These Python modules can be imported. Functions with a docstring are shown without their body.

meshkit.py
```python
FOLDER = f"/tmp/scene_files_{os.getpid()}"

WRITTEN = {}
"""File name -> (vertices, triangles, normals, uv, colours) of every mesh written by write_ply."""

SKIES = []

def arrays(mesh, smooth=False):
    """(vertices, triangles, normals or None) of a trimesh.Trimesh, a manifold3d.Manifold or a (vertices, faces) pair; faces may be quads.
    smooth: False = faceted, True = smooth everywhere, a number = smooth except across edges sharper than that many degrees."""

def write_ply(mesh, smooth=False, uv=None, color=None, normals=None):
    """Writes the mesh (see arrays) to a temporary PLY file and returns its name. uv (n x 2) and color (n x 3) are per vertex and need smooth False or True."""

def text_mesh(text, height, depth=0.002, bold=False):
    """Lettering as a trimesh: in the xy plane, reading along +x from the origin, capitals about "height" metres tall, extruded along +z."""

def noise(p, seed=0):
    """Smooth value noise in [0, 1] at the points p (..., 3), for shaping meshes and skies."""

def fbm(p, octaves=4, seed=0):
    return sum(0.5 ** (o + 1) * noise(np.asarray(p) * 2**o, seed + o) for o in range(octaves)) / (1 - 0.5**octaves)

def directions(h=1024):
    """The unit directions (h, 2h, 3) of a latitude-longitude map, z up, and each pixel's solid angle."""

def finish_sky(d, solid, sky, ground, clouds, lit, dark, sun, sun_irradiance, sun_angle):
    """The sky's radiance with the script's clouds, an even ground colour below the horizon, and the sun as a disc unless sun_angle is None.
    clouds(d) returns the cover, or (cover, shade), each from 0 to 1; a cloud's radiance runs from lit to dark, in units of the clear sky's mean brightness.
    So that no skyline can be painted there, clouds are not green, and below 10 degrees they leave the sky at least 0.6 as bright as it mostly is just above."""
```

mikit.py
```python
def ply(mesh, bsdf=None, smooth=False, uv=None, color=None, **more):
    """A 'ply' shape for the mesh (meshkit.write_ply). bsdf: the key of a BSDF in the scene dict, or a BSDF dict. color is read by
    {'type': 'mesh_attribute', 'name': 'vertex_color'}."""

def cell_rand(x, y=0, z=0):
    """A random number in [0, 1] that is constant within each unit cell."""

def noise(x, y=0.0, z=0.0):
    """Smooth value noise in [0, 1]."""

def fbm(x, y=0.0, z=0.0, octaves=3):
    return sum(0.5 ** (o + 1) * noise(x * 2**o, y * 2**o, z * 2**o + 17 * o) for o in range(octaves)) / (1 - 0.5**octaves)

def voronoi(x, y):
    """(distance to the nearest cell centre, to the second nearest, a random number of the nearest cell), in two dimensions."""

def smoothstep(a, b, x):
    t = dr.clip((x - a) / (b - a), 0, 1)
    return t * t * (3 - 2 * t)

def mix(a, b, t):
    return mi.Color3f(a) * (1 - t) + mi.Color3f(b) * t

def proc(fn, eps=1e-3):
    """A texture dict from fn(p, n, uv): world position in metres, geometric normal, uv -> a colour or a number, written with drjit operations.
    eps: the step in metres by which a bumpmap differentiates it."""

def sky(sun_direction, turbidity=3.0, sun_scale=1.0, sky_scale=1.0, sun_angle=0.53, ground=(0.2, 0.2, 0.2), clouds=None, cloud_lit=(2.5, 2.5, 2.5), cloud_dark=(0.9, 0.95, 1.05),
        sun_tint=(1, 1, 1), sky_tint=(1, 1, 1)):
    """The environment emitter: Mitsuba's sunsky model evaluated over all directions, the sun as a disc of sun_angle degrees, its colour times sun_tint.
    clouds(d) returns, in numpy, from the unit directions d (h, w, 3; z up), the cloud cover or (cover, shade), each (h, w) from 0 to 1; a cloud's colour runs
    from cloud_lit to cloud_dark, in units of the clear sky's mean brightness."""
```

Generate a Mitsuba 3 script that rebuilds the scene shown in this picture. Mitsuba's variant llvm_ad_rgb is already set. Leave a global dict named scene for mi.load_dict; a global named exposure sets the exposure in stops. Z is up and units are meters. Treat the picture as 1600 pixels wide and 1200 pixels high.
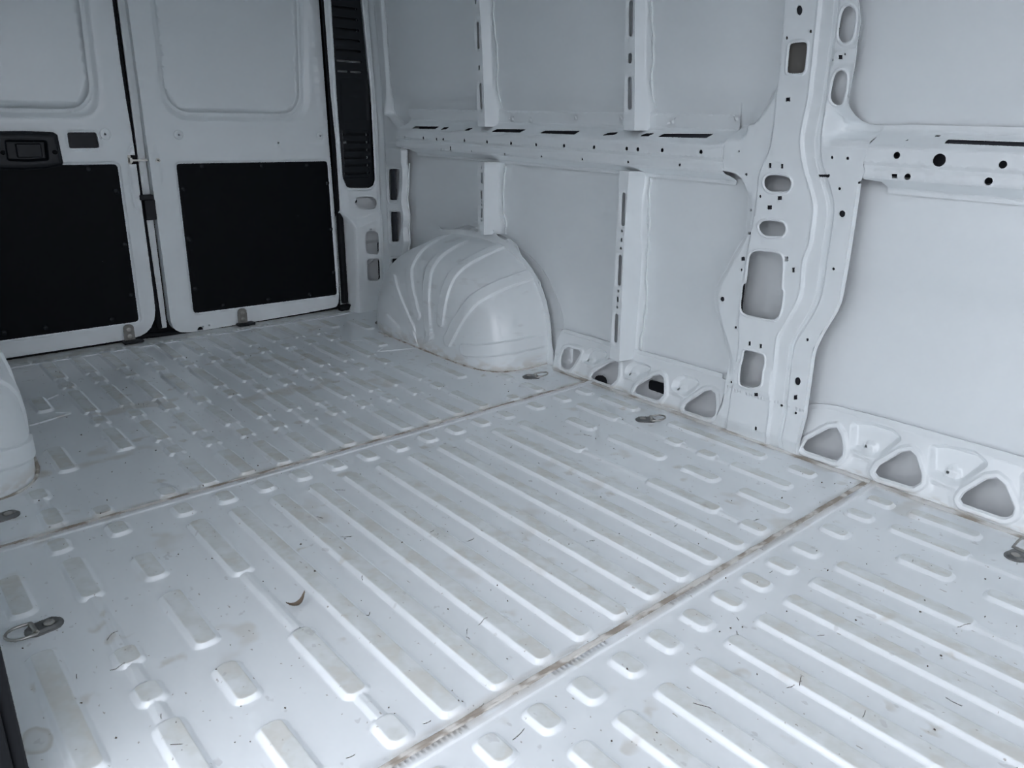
"""The load space of an empty white panel van, seen from its open side door. Metres; x from the rear doors forward, y towards the right side wall, z up."""
import math
import numpy as np
import drjit as dr
import mitsuba as mi
import trimesh
import shapely
import manifold3d
import meshkit
import mikit
from scipy.spatial import Delaunay, cKDTree

scene, labels = {'type': 'scene'}, {}
TF = mi.ScalarTransform4f

# ---------------------------------------------------------------- camera, sky, exposure
scene['camera'] = {'type': 'perspective', 'fov': 67.02, 'fov_axis': 'x', 'near_clip': 0.01, 'far_clip': 100.0,
                   'to_world': TF().look_at(origin=[3.2056, -0.9954, 0.8998], target=[3.2056 - 0.70859, -0.9954 + 0.62468, 0.8998 - 0.32814], up=[-0.26226, 0.19856, 0.94435])}


def overcast(d):
    c = meshkit.fbm(d * [2.2, 2.2, 4.0], 3, 8)
    return np.full(d.shape[:2], 1.0), np.clip(0.35 + 0.9 * (c - 0.5), 0, 1)


scene['sky'] = mikit.sky((0.35, -0.6, 0.72), turbidity=4, sun_scale=0.0, ground=(0.13, 0.13, 0.13), clouds=overcast, cloud_lit=(0.97, 1.0, 1.085), cloud_dark=(0.80, 0.835, 0.925))
exposure = 5.3
CAB = (-0.70, 0.75, 0.70, 1.45)                     # window opening in the front end: y0, z0, y1, z1
JAMB_Y = -0.9505                                    # line of the side door's rear seal
VENTS = [[(1.356, -0.05), (1.358, -0.016), (1.366, -0.008), (1.389, -0.002), (1.404, -0.006), (1.412, -0.017), (1.418, -0.05)], [(1.61, 0.009), (1.61, 0.038), (1.617, 0.043), (1.70, 0.047), (1.70, 0.009)]]


# ---------------------------------------------------------------- materials
def bs(key, **kw):
    scene[key] = {'type': 'twosided', 'bsdf': kw}


def rgb(*c):
    return {'type': 'rgb', 'value': list(c)}


def paint_col(p, n, uv):
    t = mikit.fbm(p.x * 5, p.y * 5 + 3, p.z * 5, 3)
    return mikit.mix((0.672, 0.702, 0.712), (0.655, 0.688, 0.698), t)


def floor_col(p, n, uv):
    big = mikit.fbm(p.x * 3.1, p.y * 3.7, 0.0, 3)
    fine = mikit.fbm(p.x * 90, p.y * 90, 2.0, 3)
    mid = mikit.fbm(p.x * 22, p.y * 26, 5.0, 3)
    c = mikit.mix((0.672, 0.70, 0.712), (0.615, 0.645, 0.655), big)
    top = mikit.smoothstep(0.0068, 0.0081, p.z) * (0.45 + 0.55 * mikit.smoothstep(0.25, 0.55, mid))
    c = mikit.mix(c, (0.50, 0.515, 0.485), top * 0.60 * (0.60 + 0.8 * fine))
    # worn beige patches on the ribs, grime at the edges and behind the seams
    bei = top * mikit.smoothstep(0.56, 0.72, mid)
    c = mikit.mix(c, (0.50, 0.47, 0.41), bei * 0.32)
    e = mikit.smoothstep(0.905, 0.965, dr.abs(p.y)) * mikit.smoothstep(1.0, 1.3, p.x) * mikit.smoothstep(0.35, 0.6, mid)
    s = (mikit.smoothstep(0.030, 0.004, dr.abs(p.x - 1.402)) + mikit.smoothstep(0.030, 0.004, dr.abs(p.x - 2.436))) * mikit.smoothstep(0.28, 0.62, mikit.fbm(p.x * 60, p.y * 14, 3.0, 3))
    c = mikit.mix(c, (0.42, 0.38, 0.32), dr.minimum(1.0, 0.55 * e + 0.55 * s))
    blot = mikit.smoothstep(0.70, 0.82, mikit.fbm(p.x * 7 + 11, p.y * 7 + 5, 1.0, 4))
    c = mikit.mix(c, (0.48, 0.46, 0.41), blot * 0.5)
    sp, _, w = mikit.voronoi(p.x * 42 + 0.8 * fine, p.y * 42)
    c = mikit.mix(c, (0.24, 0.22, 0.19), mikit.smoothstep(0.085, 0.03, sp) * mikit.smoothstep(0.80, 0.84, w) * 0.75)
    sp2, _, w2 = mikit.voronoi(p.x * 15 + 3, p.y * 15 + 1.5 * mid)
    c = mikit.mix(c, (0.45, 0.43, 0.38), mikit.smoothstep(0.30, 0.05, sp2) * mikit.smoothstep(0.80, 0.86, w2) * mikit.smoothstep(0.42, 0.62, mid) * 0.55)
    md = dr.sqrt(dr.square((p.x - 2.062) / 0.030) + dr.square((p.y + 0.915) / 0.019)) + 0.7 * (mid - 0.5)
    mud = mikit.smoothstep(1.15, 0.95, md) * (0.45 + 0.55 * mikit.smoothstep(0.55, 0.95, md))
    c = mikit.mix(c, (0.40, 0.385, 0.34), mud * 0.62)
    scuff = mikit.smoothstep(0.80, 0.88, mikit.fbm(p.x * 38 + p.y * 20, p.y * 55 - p.x * 12, 7.0, 3))
    c = mikit.mix(c, (0.36, 0.36, 0.36), scuff * 0.35)
    return c


def floor_dents(p, n, uv):
    """Small dents and weld dimples in the pressed floor, height in metres."""
    d, _, w = mikit.voronoi(p.x * 11, p.y * 11)
    return 0.00085 * mikit.smoothstep(0.062, 0.02, d) * mikit.smoothstep(0.48, 0.5, w) + 0.0006 * mikit.fbm(p.x * 7, p.y * 7, 0.0, 2)


def arch_col(p, n, uv):
    c = paint_col(p, n, uv)
    low = mikit.smoothstep(0.06, 0.0, p.z) * mikit.smoothstep(0.35, 0.65, mikit.fbm(p.x * 25, p.y * 25, p.z * 40, 3))
    sm = mikit.smoothstep(0.68, 0.80, mikit.fbm(p.x * 14, p.y * 14 + 4, p.z * 30, 3))
    c = mikit.mix(c, (0.45, 0.41, 0.35), low * 0.55)
    return mikit.mix(c, (0.50, 0.51, 0.51), sm * 0.35)


def sill_col(p, n, uv):
    c = paint_col(p, n, uv)
    low = mikit.smoothstep(0.022, 0.0, p.z) * mikit.smoothstep(0.40, 0.66, mikit.fbm(p.x * 30, p.y * 5, p.z * 80, 3))
    return mikit.mix(c, (0.46, 0.42, 0.36), low * 0.6)


def sealer_col(p, n, uv):
    t = mikit.fbm(p.x * 60, p.y * 40, p.z * 60, 3)
    return mikit.mix((0.56, 0.545, 0.51), (0.29, 0.255, 0.215), mikit.smoothstep(0.38, 0.66, t))


def edge_sealer_col(p, n, uv):
    t = mikit.fbm(p.x * 16, p.y * 30, p.z * 40, 3)
    return mikit.mix((0.60, 0.60, 0.58), (0.31, 0.275, 0.23), mikit.smoothstep(0.42, 0.68, t))


def asphalt_col(p, n, uv):
    return mikit.mix((0.16, 0.16, 0.165), (0.11, 0.11, 0.115), mikit.fbm(p.x * 4, p.y * 4, 0.0, 3))


bs('paint', type='principled', base_color=mikit.proc(paint_col), roughness=0.30, specular=0.5, clearcoat=0.4, clearcoat_gloss=0.85)
bs('floor_paint', type='bumpmap', arbitrary=mikit.proc(floor_dents, 1.2e-3), scale=1.0, bsdf=dict(type='principled', base_color=mikit.proc(floor_col), roughness=0.22, specular=0.5, clearcoat=0.6, clearcoat_gloss=0.88))
bs('arch_paint', type='principled', base_color=mikit.proc(arch_col), roughness=0.28, specular=0.5, clearcoat=0.5, clearcoat_gloss=0.88)
bs('sill_paint', type='principled', base_color=mikit.proc(sill_col), roughness=0.28, specular=0.5, clearcoat=0.5, clearcoat_gloss=0.88)
def two(key, back, **front):
    scene[key] = {'type': 'twosided', 'outside': front, 'inside': back}


PRIMER = dict(type='principled', base_color=rgb(0.13, 0.135, 0.145), roughness=0.6)      # thinly painted back of the pressings
two('pressing', PRIMER, type='principled', base_color=mikit.proc(paint_col), roughness=0.30, specular=0.5, clearcoat=0.4, clearcoat_gloss=0.85)
two('sill_pressing', PRIMER, type='principled', base_color=mikit.proc(sill_col), roughness=0.28, specular=0.5, clearcoat=0.5, clearcoat_gloss=0.88)
bs('edge_sealer', type='principled', base_color=mikit.proc(edge_sealer_col), roughness=0.7, specular=0.3)
bs('sealer', type='principled', base_color=mikit.proc(sealer_col), roughness=0.7, specular=0.3)
bs('black_plastic', type='principled', base_color=rgb(0.006, 0.008, 0.011), roughness=0.45, specular=0.3)
bs('trim_black', type='principled', base_color=rgb(0.0025, 0.0035, 0.005), roughness=0.6, specular=0.12)
bs('rubber', type='principled', base_color=rgb(0.005, 0.006, 0.008), roughness=0.6, specular=0.18)
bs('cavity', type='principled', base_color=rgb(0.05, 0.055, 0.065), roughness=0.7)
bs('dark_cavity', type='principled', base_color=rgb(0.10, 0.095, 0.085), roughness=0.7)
bs('steel', type='principled', base_color=rgb(0.42, 0.41, 0.38), roughness=0.28, metallic=1.0)
bs('dark_steel', type='principled', base_color=rgb(0.23, 0.23, 0.225), roughness=0.36, metallic=1.0)
bs('dull_steel', type='principled', base_color=rgb(0.40, 0.39, 0.36), roughness=0.55, metallic=0.7)
bs('grey_steel', type='principled', base_color=rgb(0.20, 0.195, 0.18), roughness=0.5, metallic=0.3)
bs('crumb', type='principled', base_color=rgb(0.06, 0.05, 0.04), roughness=0.8)
bs('leaf_brown', type='principled', base_color=rgb(0.13, 0.10, 0.075), roughness=0.8)
bs('cab_grey', type='principled', base_color=rgb(0.25, 0.25, 0.26), roughness=0.6)
bs('asphalt', type='principled', base_color=mikit.proc(asphalt_col), roughness=0.9)


# ---------------------------------------------------------------- measured outlines of the pressings, in metres: (x, z) on the side wall, (y, z) on the rear end
T = {
    'P0': [[1.9267, -0.0163], [1.9409, 0.0247], [1.9629, 0.0526], [1.9718, 0.0773], [1.9744, 0.1036], [1.9745, 0.1325], [1.9756, 0.1542], [1.9766, 0.1759], [1.9756, 0.2039], [1.9727, 0.2347], [1.9635, 0.2513], [1.9638, 0.2569], [1.955,
        0.2702], [1.9484, 0.2845], [1.9396, 0.2978], [1.9217, 0.3285], [1.9081, 0.3566], [1.8988, 0.3822], [1.8958, 0.4055], [1.8982, 0.433], [1.9087, 0.4582], [1.9242, 0.4873], [1.9358, 0.5152], [1.9472, 0.5428], [1.9592, 0.5637], [1.9725,
        0.5876], [1.9767, 0.6101], [1.9758, 0.622], [1.9745, 0.6254], [1.9733, 0.6527], [1.9717, 0.6894], [1.9679, 0.7165], [1.9596, 0.737], [1.9471, 0.7497], [1.9313, 0.7592], [1.9088, 0.7631], [1.8843, 0.7652], [1.88, 0.7986], [1.8764,
        0.8287]],
    'P0up': [[2.0072, 1.0296], [1.9945, 1.0025], [1.9685, 0.964], [1.9437, 0.9298], [1.9243, 0.9033], [1.91, 0.8927], [1.892, 0.8878], [1.8916, 0.8729], [1.8918, 0.8593], [1.8839, 0.8441], [1.8764, 0.8287]],
    'P0band': [[2.0076, 0.9928], [1.9889, 0.964], [1.9641, 0.9243], [1.942, 0.8949], [1.9272, 0.8797], [1.9162, 0.8749], [1.9011, 0.8714]],
    'P1': [[1.9817, -0.0095], [1.9978, 0.045], [2.0001, 0.075], [2.0001, 0.1039], [1.9983, 0.1321], [2.004, 0.1479], [2.0059, 0.1767], [2.0068, 0.212], [2.0069, 0.2535], [2.0058, 0.2943], [2.004, 0.3157], [2.0044, 0.3177], [1.9949, 0.3373],
        [1.9952, 0.3575], [1.9953, 0.3975], [1.9945, 0.4434], [1.9937, 0.4887], [1.9956, 0.5274], [1.9979, 0.5626], [2.0001, 0.5848], [2.0032, 0.6313], [2.005, 0.6682], [2.0059, 0.6986], [2.005, 0.7285], [2.0034, 0.764], [2.0064, 0.779],
        [2.0145, 0.7941], [2.0235, 0.8149], [2.0297, 0.8439], [2.031, 0.8781], [2.0302, 0.9201], [2.0281, 0.9517], [2.0269, 0.9899], [2.0275, 1.0277], [2.0265, 1.0649], [2.026, 1.1121], [2.0264, 1.1507], [2.0253, 1.1888]],
    'P2': [[2.1283, -0.0002], [2.1357, 0.0309], [2.1373, 0.0718], [2.1361, 0.1167], [2.1329, 0.1501], [2.1322, 0.1908], [2.131, 0.2342], [2.1299, 0.277], [2.1275, 0.3158], [2.1273, 0.3335], [2.1321, 0.3475], [2.1438, 0.3725], [2.1587,
        0.4073], [2.1706, 0.4378], [2.1764, 0.4635], [2.1774, 0.4882], [2.1736, 0.5119], [2.1721, 0.5418], [2.172, 0.5627], [2.1764, 0.5752], [2.1839, 0.594], [2.1828, 0.6085], [2.1822, 0.6376], [2.1828, 0.6575], [2.1813, 0.686], [2.1775,
        0.7056], [2.1663, 0.7301], [2.1506, 0.7599], [2.1368, 0.7871], [2.1259, 0.8173], [2.1188, 0.8448], [2.1165, 0.8723], [2.118, 0.9077], [2.1228, 0.9652], [2.1224, 1.015], [2.1232, 1.0562], [2.1222, 1.0994], [2.1225, 1.1442], [2.1223,
        1.181]],
    'P3': [[2.1659, 0.0178], [2.1702, 0.0928], [2.1723, 0.1481], [2.1687, 0.1942], [2.1673, 0.2371], [2.1655, 0.2826], [2.1639, 0.3147], [2.1666, 0.341], [2.172, 0.3436], [2.1871, 0.3755], [2.2024, 0.413], [2.2139, 0.4522], [2.2184,
        0.4833], [2.2173, 0.5191], [2.2162, 0.5545], [2.2157, 0.5954], [2.2167, 0.636], [2.2162, 0.6612], [2.214, 0.6893], [2.2079, 0.7112], [2.1982, 0.7328], [2.1856, 0.7541], [2.1759, 0.7757], [2.1663, 0.7973], [2.1574, 0.8189], [2.1528,
        0.8462], [2.1519, 0.8734], [2.1531, 0.9084], [2.1555, 0.935], [2.1571, 0.9781], [2.1579, 1.0169], [2.1585, 1.0676], [2.1606, 1.1172], [2.1584, 1.1781]],
    'P4': [[2.1831, 0.0125], [2.187, 0.0981], [2.1861, 0.1489], [2.1846, 0.1921], [2.1827, 0.2379], [2.1812, 0.28], [2.1817, 0.3092], [2.1866, 0.3424], [2.1941, 0.3518], [2.2089, 0.3833], [2.2254, 0.4208], [2.2355, 0.4563], [2.2383,
        0.4868], [2.2386, 0.5226], [2.2359, 0.5574], [2.2367, 0.5982], [2.2361, 0.6383], [2.2365, 0.6578], [2.2363, 0.686], [2.2326, 0.708], [2.2249, 0.7267], [2.2158, 0.7454], [2.2052, 0.7639], [2.1907, 0.7877], [2.1797, 0.8091], [2.1732,
        0.8416], [2.1708, 0.8686], [2.1696, 0.9087], [2.1696, 0.952], [2.1682, 1.0166], [2.1689, 1.0546], [2.1754, 1.0917], [2.1739, 1.1769]],
    'P5': [[2.2374, 0.1493], [2.2374, 0.1808], [2.2367, 0.2264], [2.236, 0.2714], [2.2342, 0.3028], [2.2354, 0.3253], [2.247, 0.353], [2.2496, 0.3705], [2.266, 0.4047], [2.2771, 0.4312], [2.2845, 0.4596], [2.285, 0.4834], [2.2851, 0.5186],
        [2.2861, 0.5564], [2.2856, 0.5935], [2.2856, 0.6359], [2.2849, 0.6689], [2.2845, 0.7047], [2.2831, 0.7454], [2.2817, 0.7695]],
    'P5up': [[2.2323, 1.1751], [2.2351, 1.1272], [2.2335, 1.091], [2.2337, 1.0615], [2.2342, 1.0292], [2.2309, 0.9916], [2.2277, 0.9586], [2.2256, 0.9379], [2.2282, 0.9197], [2.2399, 0.9067], [2.2574, 0.8992]],
    'P5ridge': [[2.2332, 1.1721], [2.2366, 1.1008], [2.2347, 1.0375], [2.2336, 0.9776], [2.2325, 0.9368], [2.2369, 0.9162]],
    'PH': [[[2.081, 1.1612], [2.0809, 1.157], [2.0796, 1.1534], [2.0772, 1.1511], [2.0742, 1.1505], [2.0709, 1.1516], [2.0679, 1.1542], [2.0657, 1.158], [2.0646, 1.1624], [2.0647, 1.1667], [2.0661, 1.1703], [2.0684, 1.1725], [2.0715,
        1.1732], [2.0747, 1.1721], [2.0777, 1.1694], [2.0799, 1.1656]], [[2.1123, 1.1122], [2.112, 1.1097], [2.1104, 1.1083], [2.1081, 1.1084], [2.1061, 1.11], [2.1051, 1.1126], [2.1055, 1.1151], [2.1071, 1.1166], [2.1094, 1.1164], [2.1113,
        1.1148]], [[2.0489, 1.1005], [2.0485, 1.0981], [2.0468, 1.0967], [2.0445, 1.0968], [2.0424, 1.0984], [2.0414, 1.1009], [2.0418, 1.1033], [2.0436, 1.1047], [2.0459, 1.1046], [2.0479, 1.103]], [[2.0545, 1.0821], [2.06, 1.0884],
        [2.0936, 1.0889], [2.1025, 1.0851], [2.1035, 1.0698], [2.1035, 1.0284], [2.1006, 1.0194], [2.0917, 1.0169], [2.0621, 1.017], [2.0553, 1.0217], [2.055, 1.0429]], [[2.0585, 0.9596], [2.0712, 0.9596], [2.0724, 0.9499], [2.0597,
        0.9498]], [[2.1835, 1.1474], [2.1888, 1.159], [2.1994, 1.1625], [2.2112, 1.1561], [2.2185, 1.1425], [2.2195, 1.1258], [2.2181, 1.0969], [2.2114, 1.0851], [2.1993, 1.0817], [2.1873, 1.0875], [2.1812, 1.1013], [2.1811, 1.1233]],
        [[2.1826, 1.0062], [2.1883, 1.0175], [2.1977, 1.0216], [2.2089, 1.017], [2.2155, 1.0056], [2.2167, 0.9777], [2.2153, 0.9573], [2.2085, 0.9444], [2.1974, 0.9412], [2.185, 0.9468], [2.1791, 0.9598], [2.18, 0.9831]], [[2.1897, 1.0556],
        [2.1999, 1.0553], [2.2012, 1.0458], [2.191, 1.0461]], [[2.2084, 1.0567], [2.2079, 1.0548], [2.2062, 1.054], [2.2043, 1.0549], [2.2033, 1.0569], [2.2038, 1.0588], [2.2055, 1.0595], [2.2074, 1.0587]], [[2.178, 1.045], [2.1775,
        1.0431], [2.176, 1.0423], [2.1743, 1.0432], [2.1733, 1.0452], [2.1737, 1.0471], [2.1753, 1.0479], [2.177, 1.047]], [[2.2284, 0.9631], [2.2283, 0.9597], [2.227, 0.9576], [2.2251, 0.9576], [2.2232, 0.9597], [2.2221, 0.9632], [2.2222,
        0.9666], [2.2235, 0.9687], [2.2254, 0.9687], [2.2273, 0.9666]], [[1.934, 0.8199], [1.9335, 0.8174], [1.9316, 0.8163], [1.9295, 0.8172], [1.9283, 0.8197], [1.9289, 0.8222], [1.9307, 0.8233], [1.9329, 0.8224]], [[1.9664, 0.7603],
        [1.9659, 0.7578], [1.964, 0.7562], [1.9614, 0.756], [1.959, 0.7574], [1.9579, 0.7598], [1.9583, 0.7623], [1.9603, 0.7639], [1.9629, 0.7641], [1.9652, 0.7627]], [[1.9939, 0.6665], [1.9935, 0.6641], [1.9918, 0.6625], [1.9894, 0.6622],
        [1.9872, 0.6635], [1.9862, 0.6657], [1.9866, 0.6681], [1.9883, 0.6697], [1.9907, 0.6699], [1.9928, 0.6687]], [[1.9885, 0.6063], [1.9998, 0.6077], [2.0009, 0.5998], [1.9896, 0.5984]], [[2.0338, 0.7946], [2.0411, 0.7951], [2.0429,
        0.783], [2.0355, 0.7825]], [[2.069, 0.7949], [2.0762, 0.7954], [2.078, 0.7835], [2.0708, 0.783]], [[2.0254, 0.7479], [2.0314, 0.7601], [2.0458, 0.7655], [2.0857, 0.7653], [2.0997, 0.7591], [2.1062, 0.7481], [2.1053, 0.7336],
        [2.0951, 0.7256], [2.059, 0.7226], [2.0418, 0.7241], [2.0302, 0.7335]], [[2.0238, 0.7068], [2.0235, 0.7043], [2.0218, 0.7026], [2.0195, 0.7024], [2.0174, 0.7038], [2.0163, 0.7061], [2.0167, 0.7086], [2.0183, 0.7103], [2.0207,
        0.7105], [2.0228, 0.7092]], [[2.072, 0.7119], [2.0851, 0.7131], [2.0866, 0.7033], [2.0735, 0.7021]], [[2.0453, 0.6849], [2.0587, 0.6862], [2.0603, 0.6756], [2.0469, 0.6742]], [[2.0273, 0.6279], [2.0337, 0.6393], [2.0484, 0.6455],
        [2.0873, 0.6462], [2.1015, 0.641], [2.1082, 0.6299], [2.1067, 0.6177], [2.0981, 0.6086], [2.063, 0.6048], [2.0438, 0.606], [2.0319, 0.6162]], [[2.2108, 0.8187], [2.2105, 0.8163], [2.2088, 0.8147], [2.2064, 0.8146], [2.2043, 0.8159],
        [2.2032, 0.8183], [2.2036, 0.8207], [2.2052, 0.8222], [2.2076, 0.8224], [2.2097, 0.821]], [[2.2517, 0.8187], [2.2513, 0.8163], [2.2495, 0.8148], [2.2471, 0.8146], [2.2448, 0.816], [2.2437, 0.8183], [2.2441, 0.8206], [2.2458,
        0.8222], [2.2483, 0.8223], [2.2505, 0.821]], [[2.2426, 0.7451], [2.2422, 0.7428], [2.2406, 0.7412], [2.2382, 0.741], [2.2361, 0.7423], [2.235, 0.7444], [2.2354, 0.7467], [2.237, 0.7483], [2.2394, 0.7484], [2.2415, 0.7472]],
        [[2.2643, 0.6852], [2.2642, 0.682], [2.2629, 0.6792], [2.2606, 0.6771], [2.2576, 0.6762], [2.2544, 0.6765], [2.2514, 0.678], [2.2492, 0.6804], [2.248, 0.6835], [2.2481, 0.6868], [2.2494, 0.6896], [2.2518, 0.6917], [2.2548, 0.6926],
        [2.258, 0.6923], [2.2609, 0.6908], [2.2631, 0.6883]], [[2.1746, 0.7742], [2.2084, 0.7771], [2.2072, 0.7696], [2.1786, 0.7684]], [[1.9774, 0.534], [1.9896, 0.5358], [1.9911, 0.5252], [1.9789, 0.5233]], [[1.9875, 0.4983], [1.9869,
        0.4955], [1.9845, 0.494], [1.9817, 0.4947], [1.9803, 0.4972], [1.981, 0.5], [1.9834, 0.5015], [1.9861, 0.5008]], [[1.9388, 0.404], [1.9383, 0.4003], [1.936, 0.3971], [1.9325, 0.3955], [1.9288, 0.3957], [1.9258, 0.3979], [1.9243,
        0.4013], [1.9248, 0.4051], [1.9271, 0.4083], [1.9306, 0.4099], [1.9344, 0.4096], [1.9373, 0.4075]], [[1.9918, 0.3299], [1.9914, 0.3272], [1.9895, 0.3252], [1.987, 0.3247], [1.9848, 0.3258], [1.9837, 0.3281], [1.9841, 0.3308],
        [1.9859, 0.3328], [1.9884, 0.3333], [1.9907, 0.3322]], [[2.0089, 0.5357], [2.014, 0.5507], [2.0304, 0.5608], [2.0909, 0.5625], [2.1052, 0.5575], [2.1134, 0.5435], [2.1172, 0.4902], [2.1199, 0.4657], [2.1259, 0.4621], [2.127,
        0.4483], [2.1265, 0.4071], [2.1224, 0.3888], [2.1068, 0.3769], [2.0769, 0.3761], [2.0226, 0.3748], [2.0068, 0.3816], [2.0007, 0.3986], [2.0006, 0.4314], [1.9996, 0.4599], [2.0086, 0.4637], [2.0107, 0.4722]], [[2.1171, 0.5565],
        [2.1276, 0.558], [2.1296, 0.545], [2.1191, 0.5434]], [[2.1428, 0.5303], [2.1506, 0.5315], [2.1526, 0.5185], [2.1449, 0.5172]], [[2.2603, 0.5452], [2.26, 0.5427], [2.2583, 0.541], [2.2559, 0.5406], [2.2537, 0.5417], [2.2526, 0.5439],
        [2.2529, 0.5464], [2.2546, 0.5481], [2.257, 0.5485], [2.2592, 0.5474]], [[2.2197, 0.3462], [2.2194, 0.3436], [2.2178, 0.3416], [2.2154, 0.341], [2.2133, 0.3422], [2.2121, 0.3445], [2.2125, 0.3472], [2.2141, 0.3491], [2.2165,
        0.3497], [2.2186, 0.3486]], [[2.0408, 0.3004], [2.0483, 0.3022], [2.05, 0.2898], [2.0425, 0.288]], [[2.0769, 0.3012], [2.0842, 0.3029], [2.086, 0.2907], [2.0787, 0.2889]], [[2.0302, 0.2626], [2.0335, 0.2709], [2.0417, 0.2739],
        [2.0875, 0.2739], [2.0968, 0.2672], [2.0984, 0.2492], [2.1018, 0.1891], [2.0975, 0.1811], [2.0665, 0.1655], [2.0419, 0.1656], [2.0327, 0.1718], [2.0304, 0.2077]], [[2.0804, 0.1538], [2.0932, 0.1575], [2.0947, 0.1476], [2.0819,
        0.1438]], [[2.2147, 0.2262], [2.2147, 0.2217], [2.2135, 0.2175], [2.2112, 0.2143], [2.2081, 0.2126], [2.2047, 0.2125], [2.2016, 0.2142], [2.1992, 0.2174], [2.1979, 0.2216], [2.1978, 0.2261], [2.1991, 0.2303], [2.2014, 0.2335],
        [2.2045, 0.2352], [2.2079, 0.2352], [2.211, 0.2335], [2.2134, 0.2303]], [[2.2007, 0.1814], [2.2112, 0.1844], [2.2132, 0.1717], [2.2027, 0.1686]], [[2.1707, 0.1399], [2.1698, 0.1367], [2.1666, 0.1345], [2.1631, 0.1347], [2.1613,
        0.137], [2.1623, 0.1402], [2.1654, 0.1424], [2.1689, 0.1422]], [[2.2174, 0.1321], [2.217, 0.1295], [2.2153, 0.1273], [2.2129, 0.1266], [2.2107, 0.1275], [2.2095, 0.1297], [2.2099, 0.1324], [2.2116, 0.1345], [2.214, 0.1353], [2.2162,
        0.1344]], [[2.1038, 0.0489], [2.1032, 0.0446], [2.101, 0.0412], [2.0984, 0.0402], [2.0965, 0.0423], [2.0957, 0.0462], [2.0961, 0.0504], [2.0978, 0.0534], [2.1002, 0.0542], [2.1025, 0.0525]], [[1.9985, 0.1627], [1.9978, 0.16],
        [1.9955, 0.1583], [1.993, 0.1587], [1.9917, 0.1608], [1.9923, 0.1635], [1.9946, 0.1652], [1.9971, 0.1648]]],
    'RF': [[0.277, 0.7999], [0.4164, 0.8012], [0.5101, 0.8008], [0.5558, 0.8015], [0.6956, 0.8021], [0.835, 0.803], [0.9735, 0.8036], [0.9735, 0.8031], [1.1084, 0.8041], [1.2488, 0.8063], [1.3882, 0.8076], [1.5286, 0.8096], [1.5736,
        0.8097], [1.6688, 0.811], [1.8095, 0.8131]],
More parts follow.
